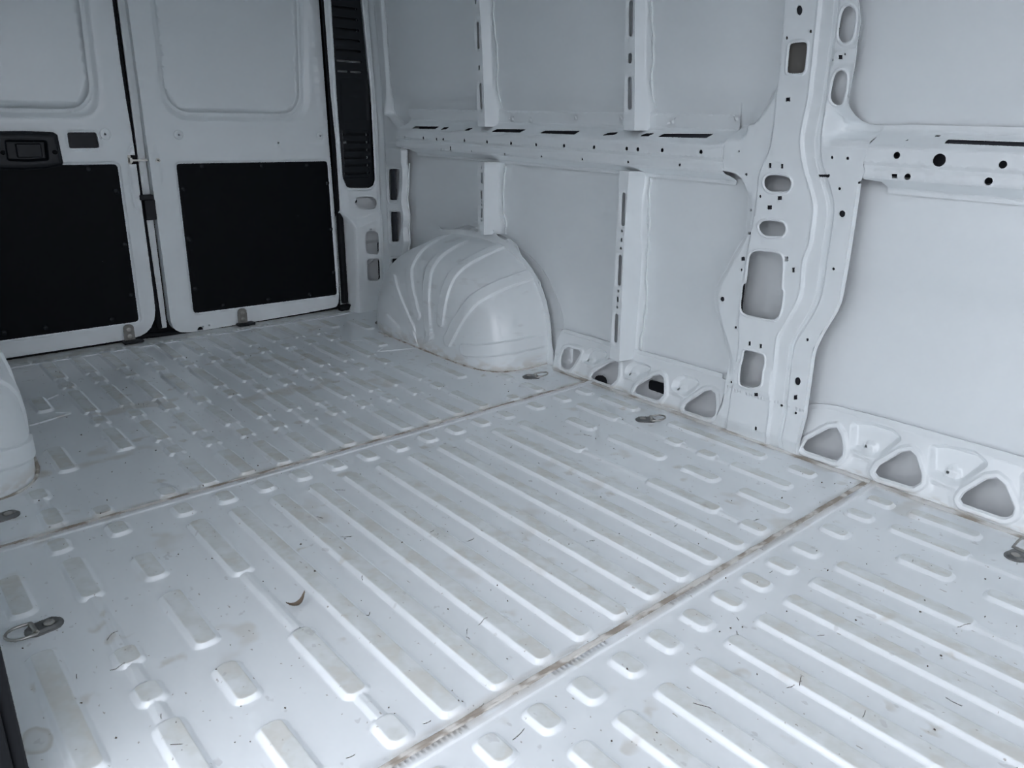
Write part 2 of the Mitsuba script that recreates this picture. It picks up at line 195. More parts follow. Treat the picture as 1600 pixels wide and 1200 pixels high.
    'RL': [[0.3505, 0.76], [0.5373, 0.7614], [0.6036, 0.7644], [0.737, 0.7624], [0.9373, 0.7634], [0.9364, 0.7631], [1.136, 0.7649], [1.3354, 0.767], [1.5356, 0.7694], [1.7362, 0.7723]],
    'RS': [[[0.3259, 0.8377], [0.335, 0.8461], [0.4958, 0.8486], [0.4917, 0.84]], [[0.531, 0.8386], [0.5341, 0.8464], [0.5652, 0.8482], [0.5608, 0.8409]], [[0.6855, 0.8393], [0.6921, 0.8476], [0.7188, 0.8492], [0.7116, 0.8412]], [[0.8502,
        0.8403], [0.8633, 0.8484], [1.0197, 0.8522], [1.0094, 0.8422]], [[1.1115, 0.8432], [1.124, 0.8506], [1.2883, 0.8551], [1.2808, 0.8446]], [[1.4058, 0.8451], [1.4187, 0.8529], [1.4591, 0.8557], [1.4508, 0.8483]], [[1.559, 0.8482],
        [1.5704, 0.8552], [1.6015, 0.8576], [1.5923, 0.8493]], [[1.6307, 0.8487], [1.6401, 0.8567], [1.8129, 0.862], [1.8037, 0.8515]]],
    'RD': [[0.2318, 0.8874], [0.8111, 0.8915], [0.9042, 0.8875], [0.9055, 0.8875], [1.0093, 0.8833], [1.2394, 0.8961], [1.4443, 0.8985], [1.6499, 0.8918], [1.8746, 0.9047]],
    'Rend': [[1.887, 0.7642], [1.8845, 0.7989], [1.8832, 0.8205], [1.8833, 0.8397], [1.883, 0.8569], [1.8891, 0.8722], [1.8878, 0.9234], [1.8924, 0.9402], [1.8909, 0.9475]],
    'RendL': [[0.1972, 0.7352], [0.2035, 0.763], [0.1976, 0.8028], [0.2121, 0.8264], [0.2469, 0.8555], [0.2135, 0.9078], [0.2467, 0.9293]],
    'R2seam': [[2.2909, 0.7711], [2.2952, 0.7907], [2.2882, 0.8053], [2.2914, 0.8281], [2.293, 0.8487], [2.2927, 0.8783], [2.2933, 0.897]],
    'R2H': [[2.3656, 0.8315, 0.008], [2.3977, 0.7846, 0.0075], [2.4626, 0.826, 0.0145], [2.5939, 0.824, 0.0085], [2.5719, 0.7872, 0.0085]],
    'R2Q': [[[2.3602, 0.7883], [2.3729, 0.7892], [2.3747, 0.7797], [2.362, 0.7788]], [[2.4228, 0.8756], [2.4236, 0.8789], [2.4341, 0.8792], [2.4339, 0.8756]], [[2.3675, 0.8647], [2.3706, 0.8672], [2.3742, 0.8667], [2.3709, 0.8641]],
        [[2.457, 0.8634], [2.4609, 0.8675], [2.466, 0.8694], [2.6154, 0.8712], [2.7288, 0.8709], [2.7325, 0.8656], [2.6182, 0.864], [2.4607, 0.8623]]],
    'post_edges': {"u1": [[[0.7758, 1.2887], [0.775, 1.1305], [0.7777, 0.8569]], [[0.8152, 1.2855], [0.8199, 1.1286], [0.8212, 0.858]]], "u2": [[[1.5028, 1.2303], [1.5052, 1.0553], [1.5106, 0.8633]], [[1.5406, 1.2273], [1.5471, 1.0541],
        [1.5549, 0.8645]]], "l1": [[[0.7784, 0.7369], [0.7784, 0.5952], [0.784, 0.4781]], [[0.8191, 0.7391], [0.8188, 0.617], [0.8212, 0.4825]]], "l2": [[[1.5036, 0.7442], [1.5083, 0.5215], [1.5152, 0.1168]], [[1.5435, 0.7468], [1.5425,
        0.526], [1.5586, 0.1219]]]},
    'post_slots': {"u1": [[[0.7981, 1.209], [0.7968, 1.1322]], [[0.7978, 1.0673], [0.7972, 1.0581]], [[0.7993, 1.003], [0.8008, 0.9258]], [[0.794, 1.2847], [0.7935, 1.278]]], "u2": [[[1.5243, 1.2193], [1.5257, 1.1393]], [[1.5267, 1.0769],
        [1.5272, 1.0645]], [[1.5274, 1.0106], [1.5304, 0.9327]]], "l1": [[[0.802, 0.6156], [0.8034, 0.5944]], [[0.8046, 0.5805], [0.8046, 0.5799]], [[0.8048, 0.5671], [0.8048, 0.5665]], [[0.8051, 0.5475], [0.8055, 0.5228]], [[0.8038,
        0.5066], [0.8038, 0.5059]], [[0.8001, 0.7076], [0.8001, 0.7049]], [[0.8029, 0.6824], [0.8044, 0.6544]]], "l2": [[[1.5273, 0.6676], [1.5317, 0.576]], [[1.531, 0.5539], [1.531, 0.5534]], [[1.5315, 0.5261], [1.5318, 0.5225]], [[1.5314,
        0.4975], [1.5314, 0.497]], [[1.5306, 0.468], [1.5336, 0.3813]], [[1.533, 0.3564], [1.5331, 0.3558]], [[1.5324, 0.3324], [1.5332, 0.3227]], [[1.5331, 0.3008], [1.5331, 0.3003]], [[1.5322, 0.2703], [1.5356, 0.1845]]]},
    'SH': [[[1.2482, 0.0274], [1.2432, 0.0514], [1.2499, 0.076], [1.2696, 0.088], [1.3214, 0.0895], [1.3311, 0.0864], [1.3309, 0.0782], [1.3122, 0.0305], [1.2975, 0.0132], [1.2808, 0.0103], [1.2555, 0.0145]], [[1.4077, 0.0136], [1.414,
        0.0314], [1.4738, 0.0801], [1.4965, 0.0915], [1.5132, 0.0916], [1.5263, 0.0518], [1.5253, 0.0359], [1.5064, 0.0132], [1.4863, 0.0099], [1.4157, 0.0096]], [[1.6118, 0.0179], [1.6167, 0.0365], [1.6738, 0.0856], [1.6947, 0.0946],
        [1.7121, 0.0916], [1.7251, 0.0615], [1.7308, 0.0407], [1.7192, 0.0188], [1.702, 0.0133], [1.6196, 0.0123]], [[1.8194, 0.0176], [1.8236, 0.0352], [1.8764, 0.0875], [1.8988, 0.0971], [1.9173, 0.0916], [1.9302, 0.0599], [1.9347,
        0.0366], [1.9274, 0.0203], [1.9122, 0.0151], [1.8265, 0.0123]], [[2.2337, 0.0252], [2.24, 0.048], [2.29, 0.0965], [2.311, 0.1043], [2.3266, 0.0912], [2.3434, 0.0586], [2.3469, 0.0397], [2.3363, 0.0218], [2.323, 0.0195], [2.2417,
        0.0185]], [[2.443, 0.0263], [2.4472, 0.0451], [2.4923, 0.0966], [2.5101, 0.1054], [2.5266, 0.0975], [2.5536, 0.0566], [2.5562, 0.0388], [2.5429, 0.0234], [2.5316, 0.0206], [2.4534, 0.0177]], [[2.6535, 0.0314], [2.6581, 0.0494],
        [2.6945, 0.0966], [2.7129, 0.1059], [2.7329, 0.0967], [2.7658, 0.0545], [2.7674, 0.0377], [2.7571, 0.0265], [2.746, 0.0233], [2.6621, 0.0234]]],
    'SHtop': [[1.2041, 0.1139], [1.2151, 0.1351], [1.2952, 0.1337], [1.4557, 0.1351], [1.5588, 0.1373], [1.6845, 0.1406], [1.9052, 0.1428], [2.2107, 0.1267], [2.2522, 0.1422], [2.2929, 0.1481], [2.4589, 0.1541], [2.7562, 0.1576]],
    'Shole': [[1.3665, 0.0618], [1.5687, 0.0634], [1.7742, 0.0661], [2.3943, 0.0761], [2.6036, 0.0776]],
    'SP': [[[2.347, 0.1285], [2.3944, 0.1406], [2.45, 0.1404], [2.4787, 0.1282], [2.4387, 0.066], [2.4185, 0.0614], [2.3641, 0.0654]], [[2.5522, 0.1309], [2.5821, 0.1406], [2.6509, 0.147], [2.6844, 0.1306], [2.6421, 0.0657], [2.6179,
        0.059], [2.5696, 0.0664]], [[1.3514, 0.0851], [1.3777, 0.1074], [1.4205, 0.1112], [1.4537, 0.1089], [1.4448, 0.087], [1.3996, 0.0581], [1.3497, 0.0561]], [[1.5551, 0.0863], [1.5786, 0.1075], [1.6222, 0.1104], [1.6526, 0.1066],
        [1.6404, 0.0846], [1.5994, 0.0589], [1.5527, 0.0624]], [[1.7559, 0.0918], [1.7808, 0.1129], [1.8199, 0.1156], [1.8482, 0.1086], [1.8346, 0.0834], [1.8074, 0.058], [1.7551, 0.0658]]],
    'circ': [[-0.1687, 0.8003], [0.0944, 0.7982], [0.6979, 0.7951], [0.4994, 0.7671]],
    'snap1': [[-0.2421, 0.6778], [-0.1595, 0.5954], [-0.1554, 0.3947], [-0.1579, 0.1975], [-0.2396, 0.1114], [-0.4681, 0.1134]],
    'snap2': [[0.1703, 0.6786], [0.0876, 0.5948], [0.09, 0.393], [0.089, 0.1925], [0.6249, 0.6733]],
    'vent': [[0.7547, 1.3333], [0.7594, 0.9641], [0.7703, 0.5961], [0.7703, 0.5961], [0.7855, 0.5799], [0.8054, 0.5739], [0.9004, 0.5701], [0.922, 0.58], [0.9355, 0.601], [0.933, 0.5903], [0.9268, 0.9927], [0.8989, 1.3478]],
    'dpL': [[0.7271, 1.3305], [0.7327, 0.9632], [0.7449, 0.7769], [0.7491, 0.5027], [0.7475, 0.3638], [0.75, 0.446], [0.7484, 0.04]],
    'dpH': [[[0.8247, 0.5094], [0.8339, 0.5285], [0.857, 0.5345], [0.9115, 0.532], [0.9323, 0.5202], [0.9409, 0.4999], [0.9306, 0.4785], [0.9089, 0.4717], [0.8584, 0.4753], [0.8361, 0.4874]], [[0.8609, 0.3659], [0.8686, 0.3756], [0.8835,
        0.3771], [0.9177, 0.3735], [0.9303, 0.3643], [0.933, 0.323], [0.9313, 0.278], [0.9221, 0.2675], [0.8789, 0.2707], [0.8643, 0.2803], [0.8588, 0.2995]], [[0.8624, 0.2392], [0.8716, 0.2515], [0.9256, 0.247], [0.933, 0.2322], [0.9336,
        0.1708], [0.9329, 0.1516], [0.9214, 0.1413], [0.8734, 0.1468], [0.8631, 0.1595]], [[0.882, 0.3897], [0.8947, 0.3888], [0.8944, 0.3822], [0.8817, 0.3831]], [[0.7882, 0.3976], [0.7871, 0.3951], [0.7847, 0.3942], [0.7824, 0.3954],
        [0.7816, 0.398], [0.7827, 0.4005], [0.7851, 0.4014], [0.7873, 0.4002]], [[0.7673, 0.368], [0.773, 0.3676], [0.7726, 0.3596], [0.7669, 0.3601]], [[0.7734, 0.1708], [0.7723, 0.1678], [0.7699, 0.1667], [0.7676, 0.1683], [0.7668,
        0.1716], [0.7679, 0.1747], [0.7703, 0.1757], [0.7726, 0.1741]]],
    'rcH': [[[0.0983, 0.6509], [0.1066, 0.6574], [0.1792, 0.6619], [0.1887, 0.6567], [0.185, 0.5767], [0.1705, 0.5439], [0.1597, 0.5252], [0.1026, 0.5193], [0.0966, 0.5338], [0.0959, 0.5837]], [[0.1016, 0.4622], [0.11, 0.4674], [0.1804,
        0.4746], [0.1913, 0.4679], [0.1939, 0.4073], [0.1934, 0.3964], [0.176, 0.3762], [0.1747, 0.3469], [0.1609, 0.3378], [0.1131, 0.3308], [0.1045, 0.3359], [0.1033, 0.404]], [[0.0983, 0.2434], [0.109, 0.2506], [0.1809, 0.2624], [0.1885,
        0.2531], [0.187, 0.1556], [0.1034, 0.1413]]],
    'rcR': [[0.1414, 1.343], [0.1275, 0.9709], [0.0922, 0.9082], [0.0963, 0.8813], [0.1079, 0.868], [0.2096, 0.8578], [0.239, 0.7175], [0.2287, 0.6966], [0.2241, 0.6624], [0.2213, 0.5935], [0.2057, 0.5294], [0.2169, 0.4883], [0.2285,
        0.4541], [0.2317, 0.3723], [0.2059, 0.3799], [0.2012, 0.2698], [0.2167, 0.1606]],
    'wa_out': [[0.3168, 0.335], [0.3693, 0.3657], [0.4107, 0.4204], [0.4604, 0.4406], [0.4846, 0.4292], [0.6024, 0.4461], [0.6746, 0.4492], [0.6878, 0.4616], [0.7098, 0.4508], [0.7618, 0.4464], [0.8123, 0.4526], [0.8326, 0.4708], [0.8579,
        0.4478], [0.8946, 0.4395], [0.9262, 0.4487], [0.9739, 0.4319], [0.9905, 0.4034], [1.0776, 0.3246], [1.1117, 0.3125], [1.1134, 0.2796], [1.1578, 0.2057], [1.168, 0.156], [1.1782, 0.1059]],
    'wa_holes': [[0.4226, 0.4161], [0.468, 0.4284], [0.6905, 0.4522], [0.8304, 0.4601], [0.9188, 0.4348], [0.9688, 0.4225], [1.1033, 0.3019]],
    'skinarc': [[0.9488, 0.4046], [1.004, 0.3865], [1.0918, 0.3333], [1.1598, 0.2585], [1.2036, 0.1905], [1.2186, 0.1316]],
}
ARCH_RIBS = {"A": [[0.4979, 0.723, 0.2422], [0.5665, 0.7098, 0.1611], [0.6535, 0.708, 0.07]], "B": [[0.5377, 0.9475, 0.408], [0.5929, 0.7735, 0.3509], [0.5972, 0.7372, 0.3064], [0.6146, 0.7249, 0.278], [0.6939, 0.7085, 0.1378]], "C": [[0.7169, 0.9162,
    0.4118], [0.7239, 0.7789, 0.3589], [0.726, 0.745, 0.3232], [0.7405, 0.7266, 0.2854], [0.7704, 0.708, 0.0656]], "D": [[0.8813, 0.9678, 0.4099], [0.8797, 0.7946, 0.355], [0.8652, 0.7548, 0.3237], [0.8617, 0.7289, 0.2774], [0.8482, 0.7094,
    0.1443]], "E": [[1.0545, 0.9597, 0.3252], [1.0332, 0.7822, 0.2786], [1.0077, 0.7493, 0.2555], [0.9853, 0.7295, 0.2211], [0.8915, 0.709, 0.0742]], "F": [[0.9895, 0.7143, 0.0621], [1.0604, 0.7283, 0.0715], [1.1228, 0.766, 0.0875],
    [1.1546, 0.8423, 0.0945], [1.1617, 0.9435, 0.0968]], "G": [[0.4612, 0.7111, 0.0713], [0.5414, 0.7084, 0.0454]]}

# ---------------------------------------------------------------- shape functions of the body (metres)
def ss(a, b, x):
    t = np.clip((np.asarray(x, float) - a) / (b - a), 0, 1)
    return t * t * (3 - 2 * t)


def lean(z):                                   # the sides lean in above the waist
    t = np.maximum(0, np.asarray(z, float) - 0.78)
    return -0.085 * t * t / (t + 0.25)


def y_skin(x, z):
    return 1.014 + lean(z) - 0.035 * ss(0.88, 1.02, z) + 0.013 * (1 - ss(0.485, 0.555, z)) * ss(0.16, 0.40, z) + 0.002 * (1 - ss(0.16, 0.40, z)) - 0.004 * ss(0.60, 0.63, z) * (1 - ss(0.66, 0.70, z))


RAIL_Z = [0.700, 0.722, 0.724, 0.734, 0.738, 0.7555, 0.758, 0.786, 0.789, 0.793, 0.797, 0.829, 0.838, 0.866, 0.874, 0.914, 0.918, 0.924, 0.928, 0.946, 0.960]
RAIL_Y = [1.006, 1.006, 1.006, 1.004, 1.000, 0.944, 0.941, 0.941, 0.9445, 0.944, 0.938, 0.938, 0.943, 0.993, 1.000, 1.000, 1.004, 1.004, 1.001, 1.004, 1.004]


def y_rail(x, z):
    return np.minimum(np.interp(z, RAIL_Z, RAIL_Y) + lean(z), y_skin(x, z) - 0.004 - 0.004 * (np.asarray(z) < 0.92))


RAIL2_Z = [0.718, 0.736, 0.738, 0.750, 0.754, 0.7735, 0.776, 0.800, 0.803, 0.807, 0.811, 0.846, 0.853, 0.879, 0.886, 0.905, 0.93]
RAIL2_Y = [1.006, 1.006, 1.006, 1.004, 1.000, 0.944, 0.941, 0.941, 0.9445, 0.944, 0.938, 0.938, 0.943, 0.995, 1.001, 1.004, 1.004]


def y_rail2(x, z):
    return np.minimum(np.interp(z, RAIL2_Z, RAIL2_Y) + lean(z), y_skin(x, z) - 0.004)


def y_frame(x, z):                             # the pillar's plane
    return 0.945 + lean(z) + 0.02 * (1 - ss(0.0, 0.05, z))


def y_sill(x, z):
    return 0.966 + 0.04 * np.clip(np.asarray(z) / 0.15, 0, 1.0)


def y_post(x, z):
    return 0.940 + lean(z) * 1.0 + 0 * np.asarray(x)


AXC, AA, AB, AD, AY = 0.695, 0.472, 0.428, 0.272, 0.98
AREAR = 0.435     # centre x, half length, height, depth, wall y


def arch_grid(nt=420, nf=170):
    """The wheel arch's surface: theta runs over the arch, phi from the wall to the middle of the inner face."""
    th = np.linspace(0, np.pi, nt)
    ph = np.linspace(0.0, np.pi / 2, nf)
    n, m = 2.6, 5.0
    c, s = np.cos(th), np.sin(th)
    cx = np.sign(c) * np.abs(c) ** (2 / n)
    cz = np.abs(s) ** (2 / n)
    r = np.cos(ph) ** (2 / m)
    d = np.sin(ph) ** (2 / m)
    r[-1] = 0
    X = AXC + np.where(cx < 0, AREAR, AA)[:, None] * r[None, :] * cx[:, None] * (1 - 0.02 * d[None, :])
    Z = AB * r[None, :] * cz[:, None] * (1 - 0.16 * d[None, :])
    Y = AY - AD * np.broadcast_to(d[None, :], X.shape)
    V = np.stack([X, Y, Z], -1)
    i, j = np.meshgrid(np.arange(nt - 1), np.arange(nf - 1), indexing='ij')
    a, b, c2, d2 = i * nf + j, (i + 1) * nf + j, (i + 1) * nf + j + 1, i * nf + j + 1
    F = np.concatenate([np.stack([a, b, c2], -1).reshape(-1, 3), np.stack([a, c2, d2], -1).reshape(-1, 3)])
    return V.reshape(-1, 3), F


# ---------------------------------------------------------------- mesh tools
def ply(v, f, n, bsdf):
    """A ply shape with explicit normals; faces wound to agree with them."""
    v, f, n = np.asarray(v, float), np.asarray(f, int), np.asarray(n, float)
    g = np.cross(v[f[:, 1]] - v[f[:, 0]], v[f[:, 2]] - v[f[:, 0]])
    flip = (g * n[f].sum(1)).sum(1) < 0
    f = np.where(flip[:, None], f[:, ::-1], f)
    path = meshkit.write_ply((v, f), False, normals=n)
    return {'type': 'ply', 'filename': path, 'face_normals': False, 'bsdf': {'type': 'ref', 'id': bsdf}}


def put(key, shape, label=None, category=None, group=None, kind=None):
    scene[key] = shape
    note(key, label, category, group, kind)
    return key


def note(key, label=None, category=None, group=None, kind=None):
    d = {k: x for k, x in (('label', label), ('category', category), ('group', group), ('kind', kind)) if x}
    if d:
        labels[key] = d


def num(i):
    return '' if i == 0 else '_%03d' % i


def dense(ring, step):
    p = np.asarray(ring, float)
    if np.allclose(p[0], p[-1]):
        p = p[:-1]
    out = []
    for a, b in zip(p, np.roll(p, -1, 0)):
        k = max(1, int(math.ceil(np.linalg.norm(b - a) / step)))
        out.append(a + (b - a) * (np.arange(k)[:, None] / k))
    return np.concatenate(out)


def rings_of(poly):
    polys = poly.geoms if hasattr(poly, 'geoms') else [poly]
    out = []
    for q in polys:
        out.append(np.array(q.exterior.coords))
        out += [np.array(r.coords) for r in q.interiors]
    return out


def smooth_poly(pts, r):
    """The polygon with its corners rounded to radius r."""
    p = shapely.Polygon(pts).buffer(0)
    return p.buffer(-r, quad_segs=6).buffer(2 * r, quad_segs=6).buffer(-r, quad_segs=6)


def chaikin(p, k=2, closed=False):
    p = np.asarray(p, float)
    for _ in range(k):
        if closed:
            q = np.roll(p, -1, 0)
            p = np.stack([0.75 * p + 0.25 * q, 0.25 * p + 0.75 * q], 1).reshape(-1, 2)
        else:
            a, b = p[:-1], p[1:]
            p = np.concatenate([p[:1], np.stack([0.75 * a + 0.25 * b, 0.25 * a + 0.75 * b], 1).reshape(-1, 2), p[-1:]])
    return p


def sheet(poly, f, to3, step, edge=None, extra=(), rim=0.0, out=(0, -1, 0), rdir=None, smooth_eps=4e-4):
    """Pressed sheet metal: the polygon (u, v) with depth f(u, v), put in place by to3(u, v, depth); rim turns its edges back by that much."""
    edge = edge or step
    pts = []
    rl = rings_of(poly)
    rd = []
    for r in rl:
        length = np.linalg.norm(np.diff(r, axis=0), axis=1).sum()
        q = dense(r, min(edge, max(length / 14, 0.0012)))
        rd.append(q)
        pts.append(q)
    bnd = shapely.MultiLineString([np.vstack([q, q[:1]]) for q in rd])
    shapely.prepare(poly)
    u0, v0, u1, v1 = poly.bounds
    su, sv = step if isinstance(step, tuple) else (step, step)
    gu, gv = np.meshgrid(np.arange(u0 + su / 2, u1, su), np.arange(v0 + sv / 2, v1, sv))
    gu = gu + (np.arange(gu.shape[0])[:, None] % 2) * su / 2
    cand = [np.stack([gu.ravel(), gv.ravel()], -1)]
    keep = min(su, sv) * 0.45
    tree = None
    if len(extra):
        ex = np.concatenate([np.asarray(e, float).reshape(-1, 2) for e in extra])
        ok = shapely.contains_xy(poly, ex[:, 0], ex[:, 1])
        ex = ex[ok]
        if len(ex):
            ex = ex[shapely.distance(shapely.points(ex), bnd) > 0.0006]
        pts.append(ex)
        if len(ex):
            tree = cKDTree(ex)
    c = cand[0]
    c = c[shapely.contains_xy(poly, c[:, 0], c[:, 1])]
    if len(c):
        allb = cKDTree(np.concatenate(rd))
        c = c[allb.query(c)[0] > keep]
    if tree is not None and len(c):
        c = c[tree.query(c)[0] > keep * 0.7]
    pts.append(c)
    p = np.concatenate(pts)
    _, idx = np.unique(np.round(p / 1e-5).astype(np.int64), axis=0, return_index=True)
    p = p[np.sort(idx)]
    t = Delaunay(p).simplices
    cen = p[t].mean(1)
    ea, eb = p[t[:, 1]] - p[t[:, 0]], p[t[:, 2]] - p[t[:, 0]]
    area = np.abs(ea[:, 0] * eb[:, 1] - ea[:, 1] * eb[:, 0])
    t = t[shapely.contains_xy(poly, cen[:, 0], cen[:, 1]) & (area > 1e-10)]
    e = smooth_eps

    def P(a, b):
        return to3(a, b, np.asarray(f(a, b), float) + 0 * a)
    v = P(p[:, 0], p[:, 1])
    du = P(p[:, 0] + e, p[:, 1]) - P(p[:, 0] - e, p[:, 1])
    dv = P(p[:, 0], p[:, 1] + e) - P(p[:, 0], p[:, 1] - e)
    n = np.cross(du, dv)
    n /= np.linalg.norm(n, axis=1, keepdims=True) + 1e-12
    s = np.sign((n * np.asarray(out, float)).sum(1))
    n = n * np.where(s == 0, 1, s)[:, None]
    V, F, N = [v], [t], [n]
    k = len(v)
    if rim:
        back = -np.asarray(out if rdir is None else rdir, float) * rim
        for q in rd:
            a = P(q[:, 0], q[:, 1])
            b = a + back
            m = len(q)
            tang = np.roll(a, -1, 0) - a
            fn = np.cross(tang, back)
            fn /= np.linalg.norm(fn, axis=1, keepdims=True) + 1e-12
            i = np.arange(m)
            j = (i + 1) % m
            V.append(np.concatenate([a[i], a[j], b[j], b[i]]))
            N.append(np.concatenate([fn] * 4))
            F.append(k + np.concatenate([np.stack([i, i + m, i + 2 * m], -1), np.stack([i, i + 2 * m, i + 3 * m], -1)]))
            k += 4 * m
    return np.concatenate(V), np.concatenate(F), np.concatenate(N)


def wall3(u, v, d):
    return np.stack([u, d, v], -1)


def door3(u, v, d):
    return np.stack([d, u, v], -1)


def floor3(u, v, d):
    return np.stack([u, v, d], -1)


def fly(mesh, bsdf, smooth=30):
    return mikit.ply(mesh, bsdf, smooth=smooth)


def cat(*m):
    return trimesh.util.concatenate(list(m))


def box(x0, x1, y0, y1, z0, z1, r=0.0):
    if r <= 0:
        return trimesh.creation.box(bounds=[[x0, y0, z0], [x1, y1, z1]])
    s = [manifold3d.Manifold.sphere(r, 12).translate([x, y, z]) for x in (x0 + r, x1 - r) for y in (y0 + r, y1 - r) for z in (z0 + r, z1 - r)]
    m = manifold3d.Manifold.batch_hull(s).to_mesh()
    return trimesh.Trimesh(m.vert_properties[:, :3], m.tri_verts)


def tube(path, r, sides=12, closed=False):
    p = np.asarray(path, float)
    t = np.roll(p, -1, 0) - np.roll(p, 1, 0) if closed else np.gradient(p, axis=0)
    t /= np.linalg.norm(t, axis=1, keepdims=True) + 1e-12
    ref = np.array([0.31, 0.2, 0.93])
    a = np.cross(t, ref)
    a /= np.linalg.norm(a, axis=1, keepdims=True)
    b = np.cross(t, a)
    w = np.arange(sides) * 2 * np.pi / sides
    v = p[:, None] + r * (np.cos(w)[None, :, None] * a[:, None] + np.sin(w)[None, :, None] * b[:, None])
    k = len(p)
    i, j = np.meshgrid(np.arange(k if closed else k - 1), np.arange(sides), indexing='ij')
    i2, j2 = (i + 1) % k, (j + 1) % sides
    A, B, C2, D2 = i * sides + j, i2 * sides + j, i2 * sides + j2, i * sides + j2
    f = np.concatenate([np.stack([A, B, C2], -1).reshape(-1, 3), np.stack([A, C2, D2], -1).reshape(-1, 3)])
    v = v.reshape(-1, 3)
    if not closed:
        v = np.concatenate([v, p[:1], p[-1:]])
        n0 = k * sides
        jj = np.arange(sides)
        f = np.concatenate([f, np.stack([np.full(sides, n0), jj, (jj + 1) % sides], -1), np.stack([np.full(sides, n0 + 1), (k - 1) * sides + (jj + 1) % sides, (k - 1) * sides + jj], -1)])
    return trimesh.Trimesh(v, f, process=False)


def circle(cx, cy, r, k=16):
    w = np.arange(k) * 2 * np.pi / k
    return np.stack([cx + r * np.cos(w), cy + r * np.sin(w)], -1)


def slot_poly(a, b, r):
    return shapely.LineString([a, b if a != b else [b[0], b[1] + 1e-4]]).buffer(r, quad_segs=5)


def cut(poly, holes):
    return shapely.difference(poly, shapely.union_all([h if hasattr(h, 'geom_type') else shapely.Polygon(h).buffer(0) for h in holes]))


def sd(poly, u, v):
    """Signed distance to the polygon: positive inside."""
    pt = shapely.points(np.stack([u, v], -1))
    shapely.prepare(poly)
    d = shapely.distance(pt, shapely.boundary(poly))
    return np.where(shapely.contains_xy(poly, u, v), d, -d)


def rings_around(poly, offs, step):
    out = []
    for o in offs:
        q = poly.buffer(o, quad_segs=5)
        if not q.is_empty:
            out += [dense(r, step) for r in rings_of(q)]
    return out


# ---------------------------------------------------------------- the floor: three pressed panels, each rib a part of its panel
RIB_R, RIB_S, RIB_H = 0.0278, 0.0130, 0.0082      # half width at the foot, width of the slope, height
LINK_R, LINK_H = 0.0160, 0.0050


def rib(y, blocks, links=(), end=1.35, link=(LINK_R, LINK_H)):
    """One pressed rib along x: raised blocks, and thinner ridges that link them; end says how blunt the ends are."""
    return dict(y=y, blocks=blocks, links=links, end=end, link=link)


def crease(*pts):
    """A thin raised crease between floor points."""
    return dict(y=pts[0][1], line=pts)


def bay(x0):
    """The rib pattern of the middle panel, its first row of short bumps at x0 + 0.052."""
    out = []
    lat = [0.1 * k for k in range(-5, 6)]
    for y in lat + [-0.643, 0.63, -0.763, 0.75, 0.86]:
        out.append(rib(y, [(0.016, 0.088)]))
    for k in range(-4, 5):
        out.append(rib(0.1 * k, [(0.118, 0.990)]))
    for s in (-1, 1):
        out.append(rib(0.497 * s, [(0.120, 0.404), (0.632, 0.858), (0.914, 0.988)], [(0.39, 0.65), (0.84, 0.93)]))
        for a, b in ((0.192, 0.312), (0.368, 0.580), (0.638, 0.757), (0.815, 0.965)):
            out.append(rib(0.637 * s, [(a, b)]))
        out.append(rib(0.756 * s, [(0.120, 0.304), (0.486, 0.552), (0.602, 0.668), (0.710, 0.900)], [(0.29, 0.50), (0.54, 0.62), (0.65, 0.73)]))
        out.append(rib(0.868 * s, [(0.117, 0.286)]))
        out.append(rib(0.868 * s, [(0.410, 0.755)]))
        out.append(rib(0.868 * s, [(0.820, 0.905)]))
    for r in out:
        r['blocks'] = [(a + x0, b + x0) for a, b in r['blocks']]
        r['links'] = [(a + x0, b + x0) for a, b in r['links']]
    return out


def rear_bay():
    out = []
    bl = [(0.055, 0.292), (0.338, 0.408), (0.446, 0.694), (0.738, 0.814), (0.856, 1.044), (1.092, 1.160), (1.208, 1.394)]
    lk = [(a - 0.02, b + 0.02) for (_, a), (b, _) in zip(bl[:-1], bl[1:])]
    for k in range(-4, 6):
        out.append(rib(0.1 * k - (0.006 if k > 0 else 0), bl, lk, 2.0, (0.0195, 0.0060)))
    out.append(rib(-0.5, bl[:5], lk[:4], 2.0, (0.0195, 0.0060)))
    for y, a, b in ((-0.5, 1.335, 1.40), (-0.648, 1.342, 1.402), (0.622, 1.35, 1.404), (-0.655, 0.905, 1.10), (0.618, 0.905, 1.115)):
        out.append(rib(y, [(a, b)]))
    for s in (-1, 1):
        out.append(rib(0.607 * s, [(0.44, 0.60)]))
        out.append(rib(0.745 * s, [(1.16, 1.235), (1.285, 1.39)], [(1.21, 1.31)]))
        for pts in (((0.447, 0.545), (0.470, 0.578)), ((0.640, 0.550), (0.615, 0.585)), ((0.648, 0.552), (0.672, 0.620), (0.690, 0.690))):
            out.append(crease(*[(x, s * y) for x, y in pts]))
    out.append(rib(0.59, [(0.085, 0.235)]))
    out.append(rib(0.70, [(0.16, 0.345)]))
    return out


def rib_shapes(r):
    """(capsule polygon, line, foot radius, height) of each block and link."""
    out = []
    if 'line' in r:
        return [(shapely.LineString(r['line']), 0.0048, 0.0032, 0.0042, 0)]
    e = r['end']
    for spans, rad, h in ((r['blocks'], RIB_R, RIB_H), (r['links'],) + r['link']):
        for a, b in spans:
            c = rad / e
            ln = shapely.LineString([(a + c, r['y']), (max(b - c, a + c + 0.002), r['y'])])
            out.append((ln, rad, h, RIB_S, e))
    return out


def cap_dist(ln, u, v, e):
    if e == 0:
        return shapely.distance(shapely.points(np.stack(np.broadcast_arrays(u, v), -1)), ln)
    (a, y), (b, _) = ln.coords
    du = np.maximum(0, np.maximum(a - u, u - b)) * e
    # squarer ends than a half circle
    return (np.abs(du) ** 2.6 + np.abs(v - y) ** 2.6) ** (1 / 2.6)


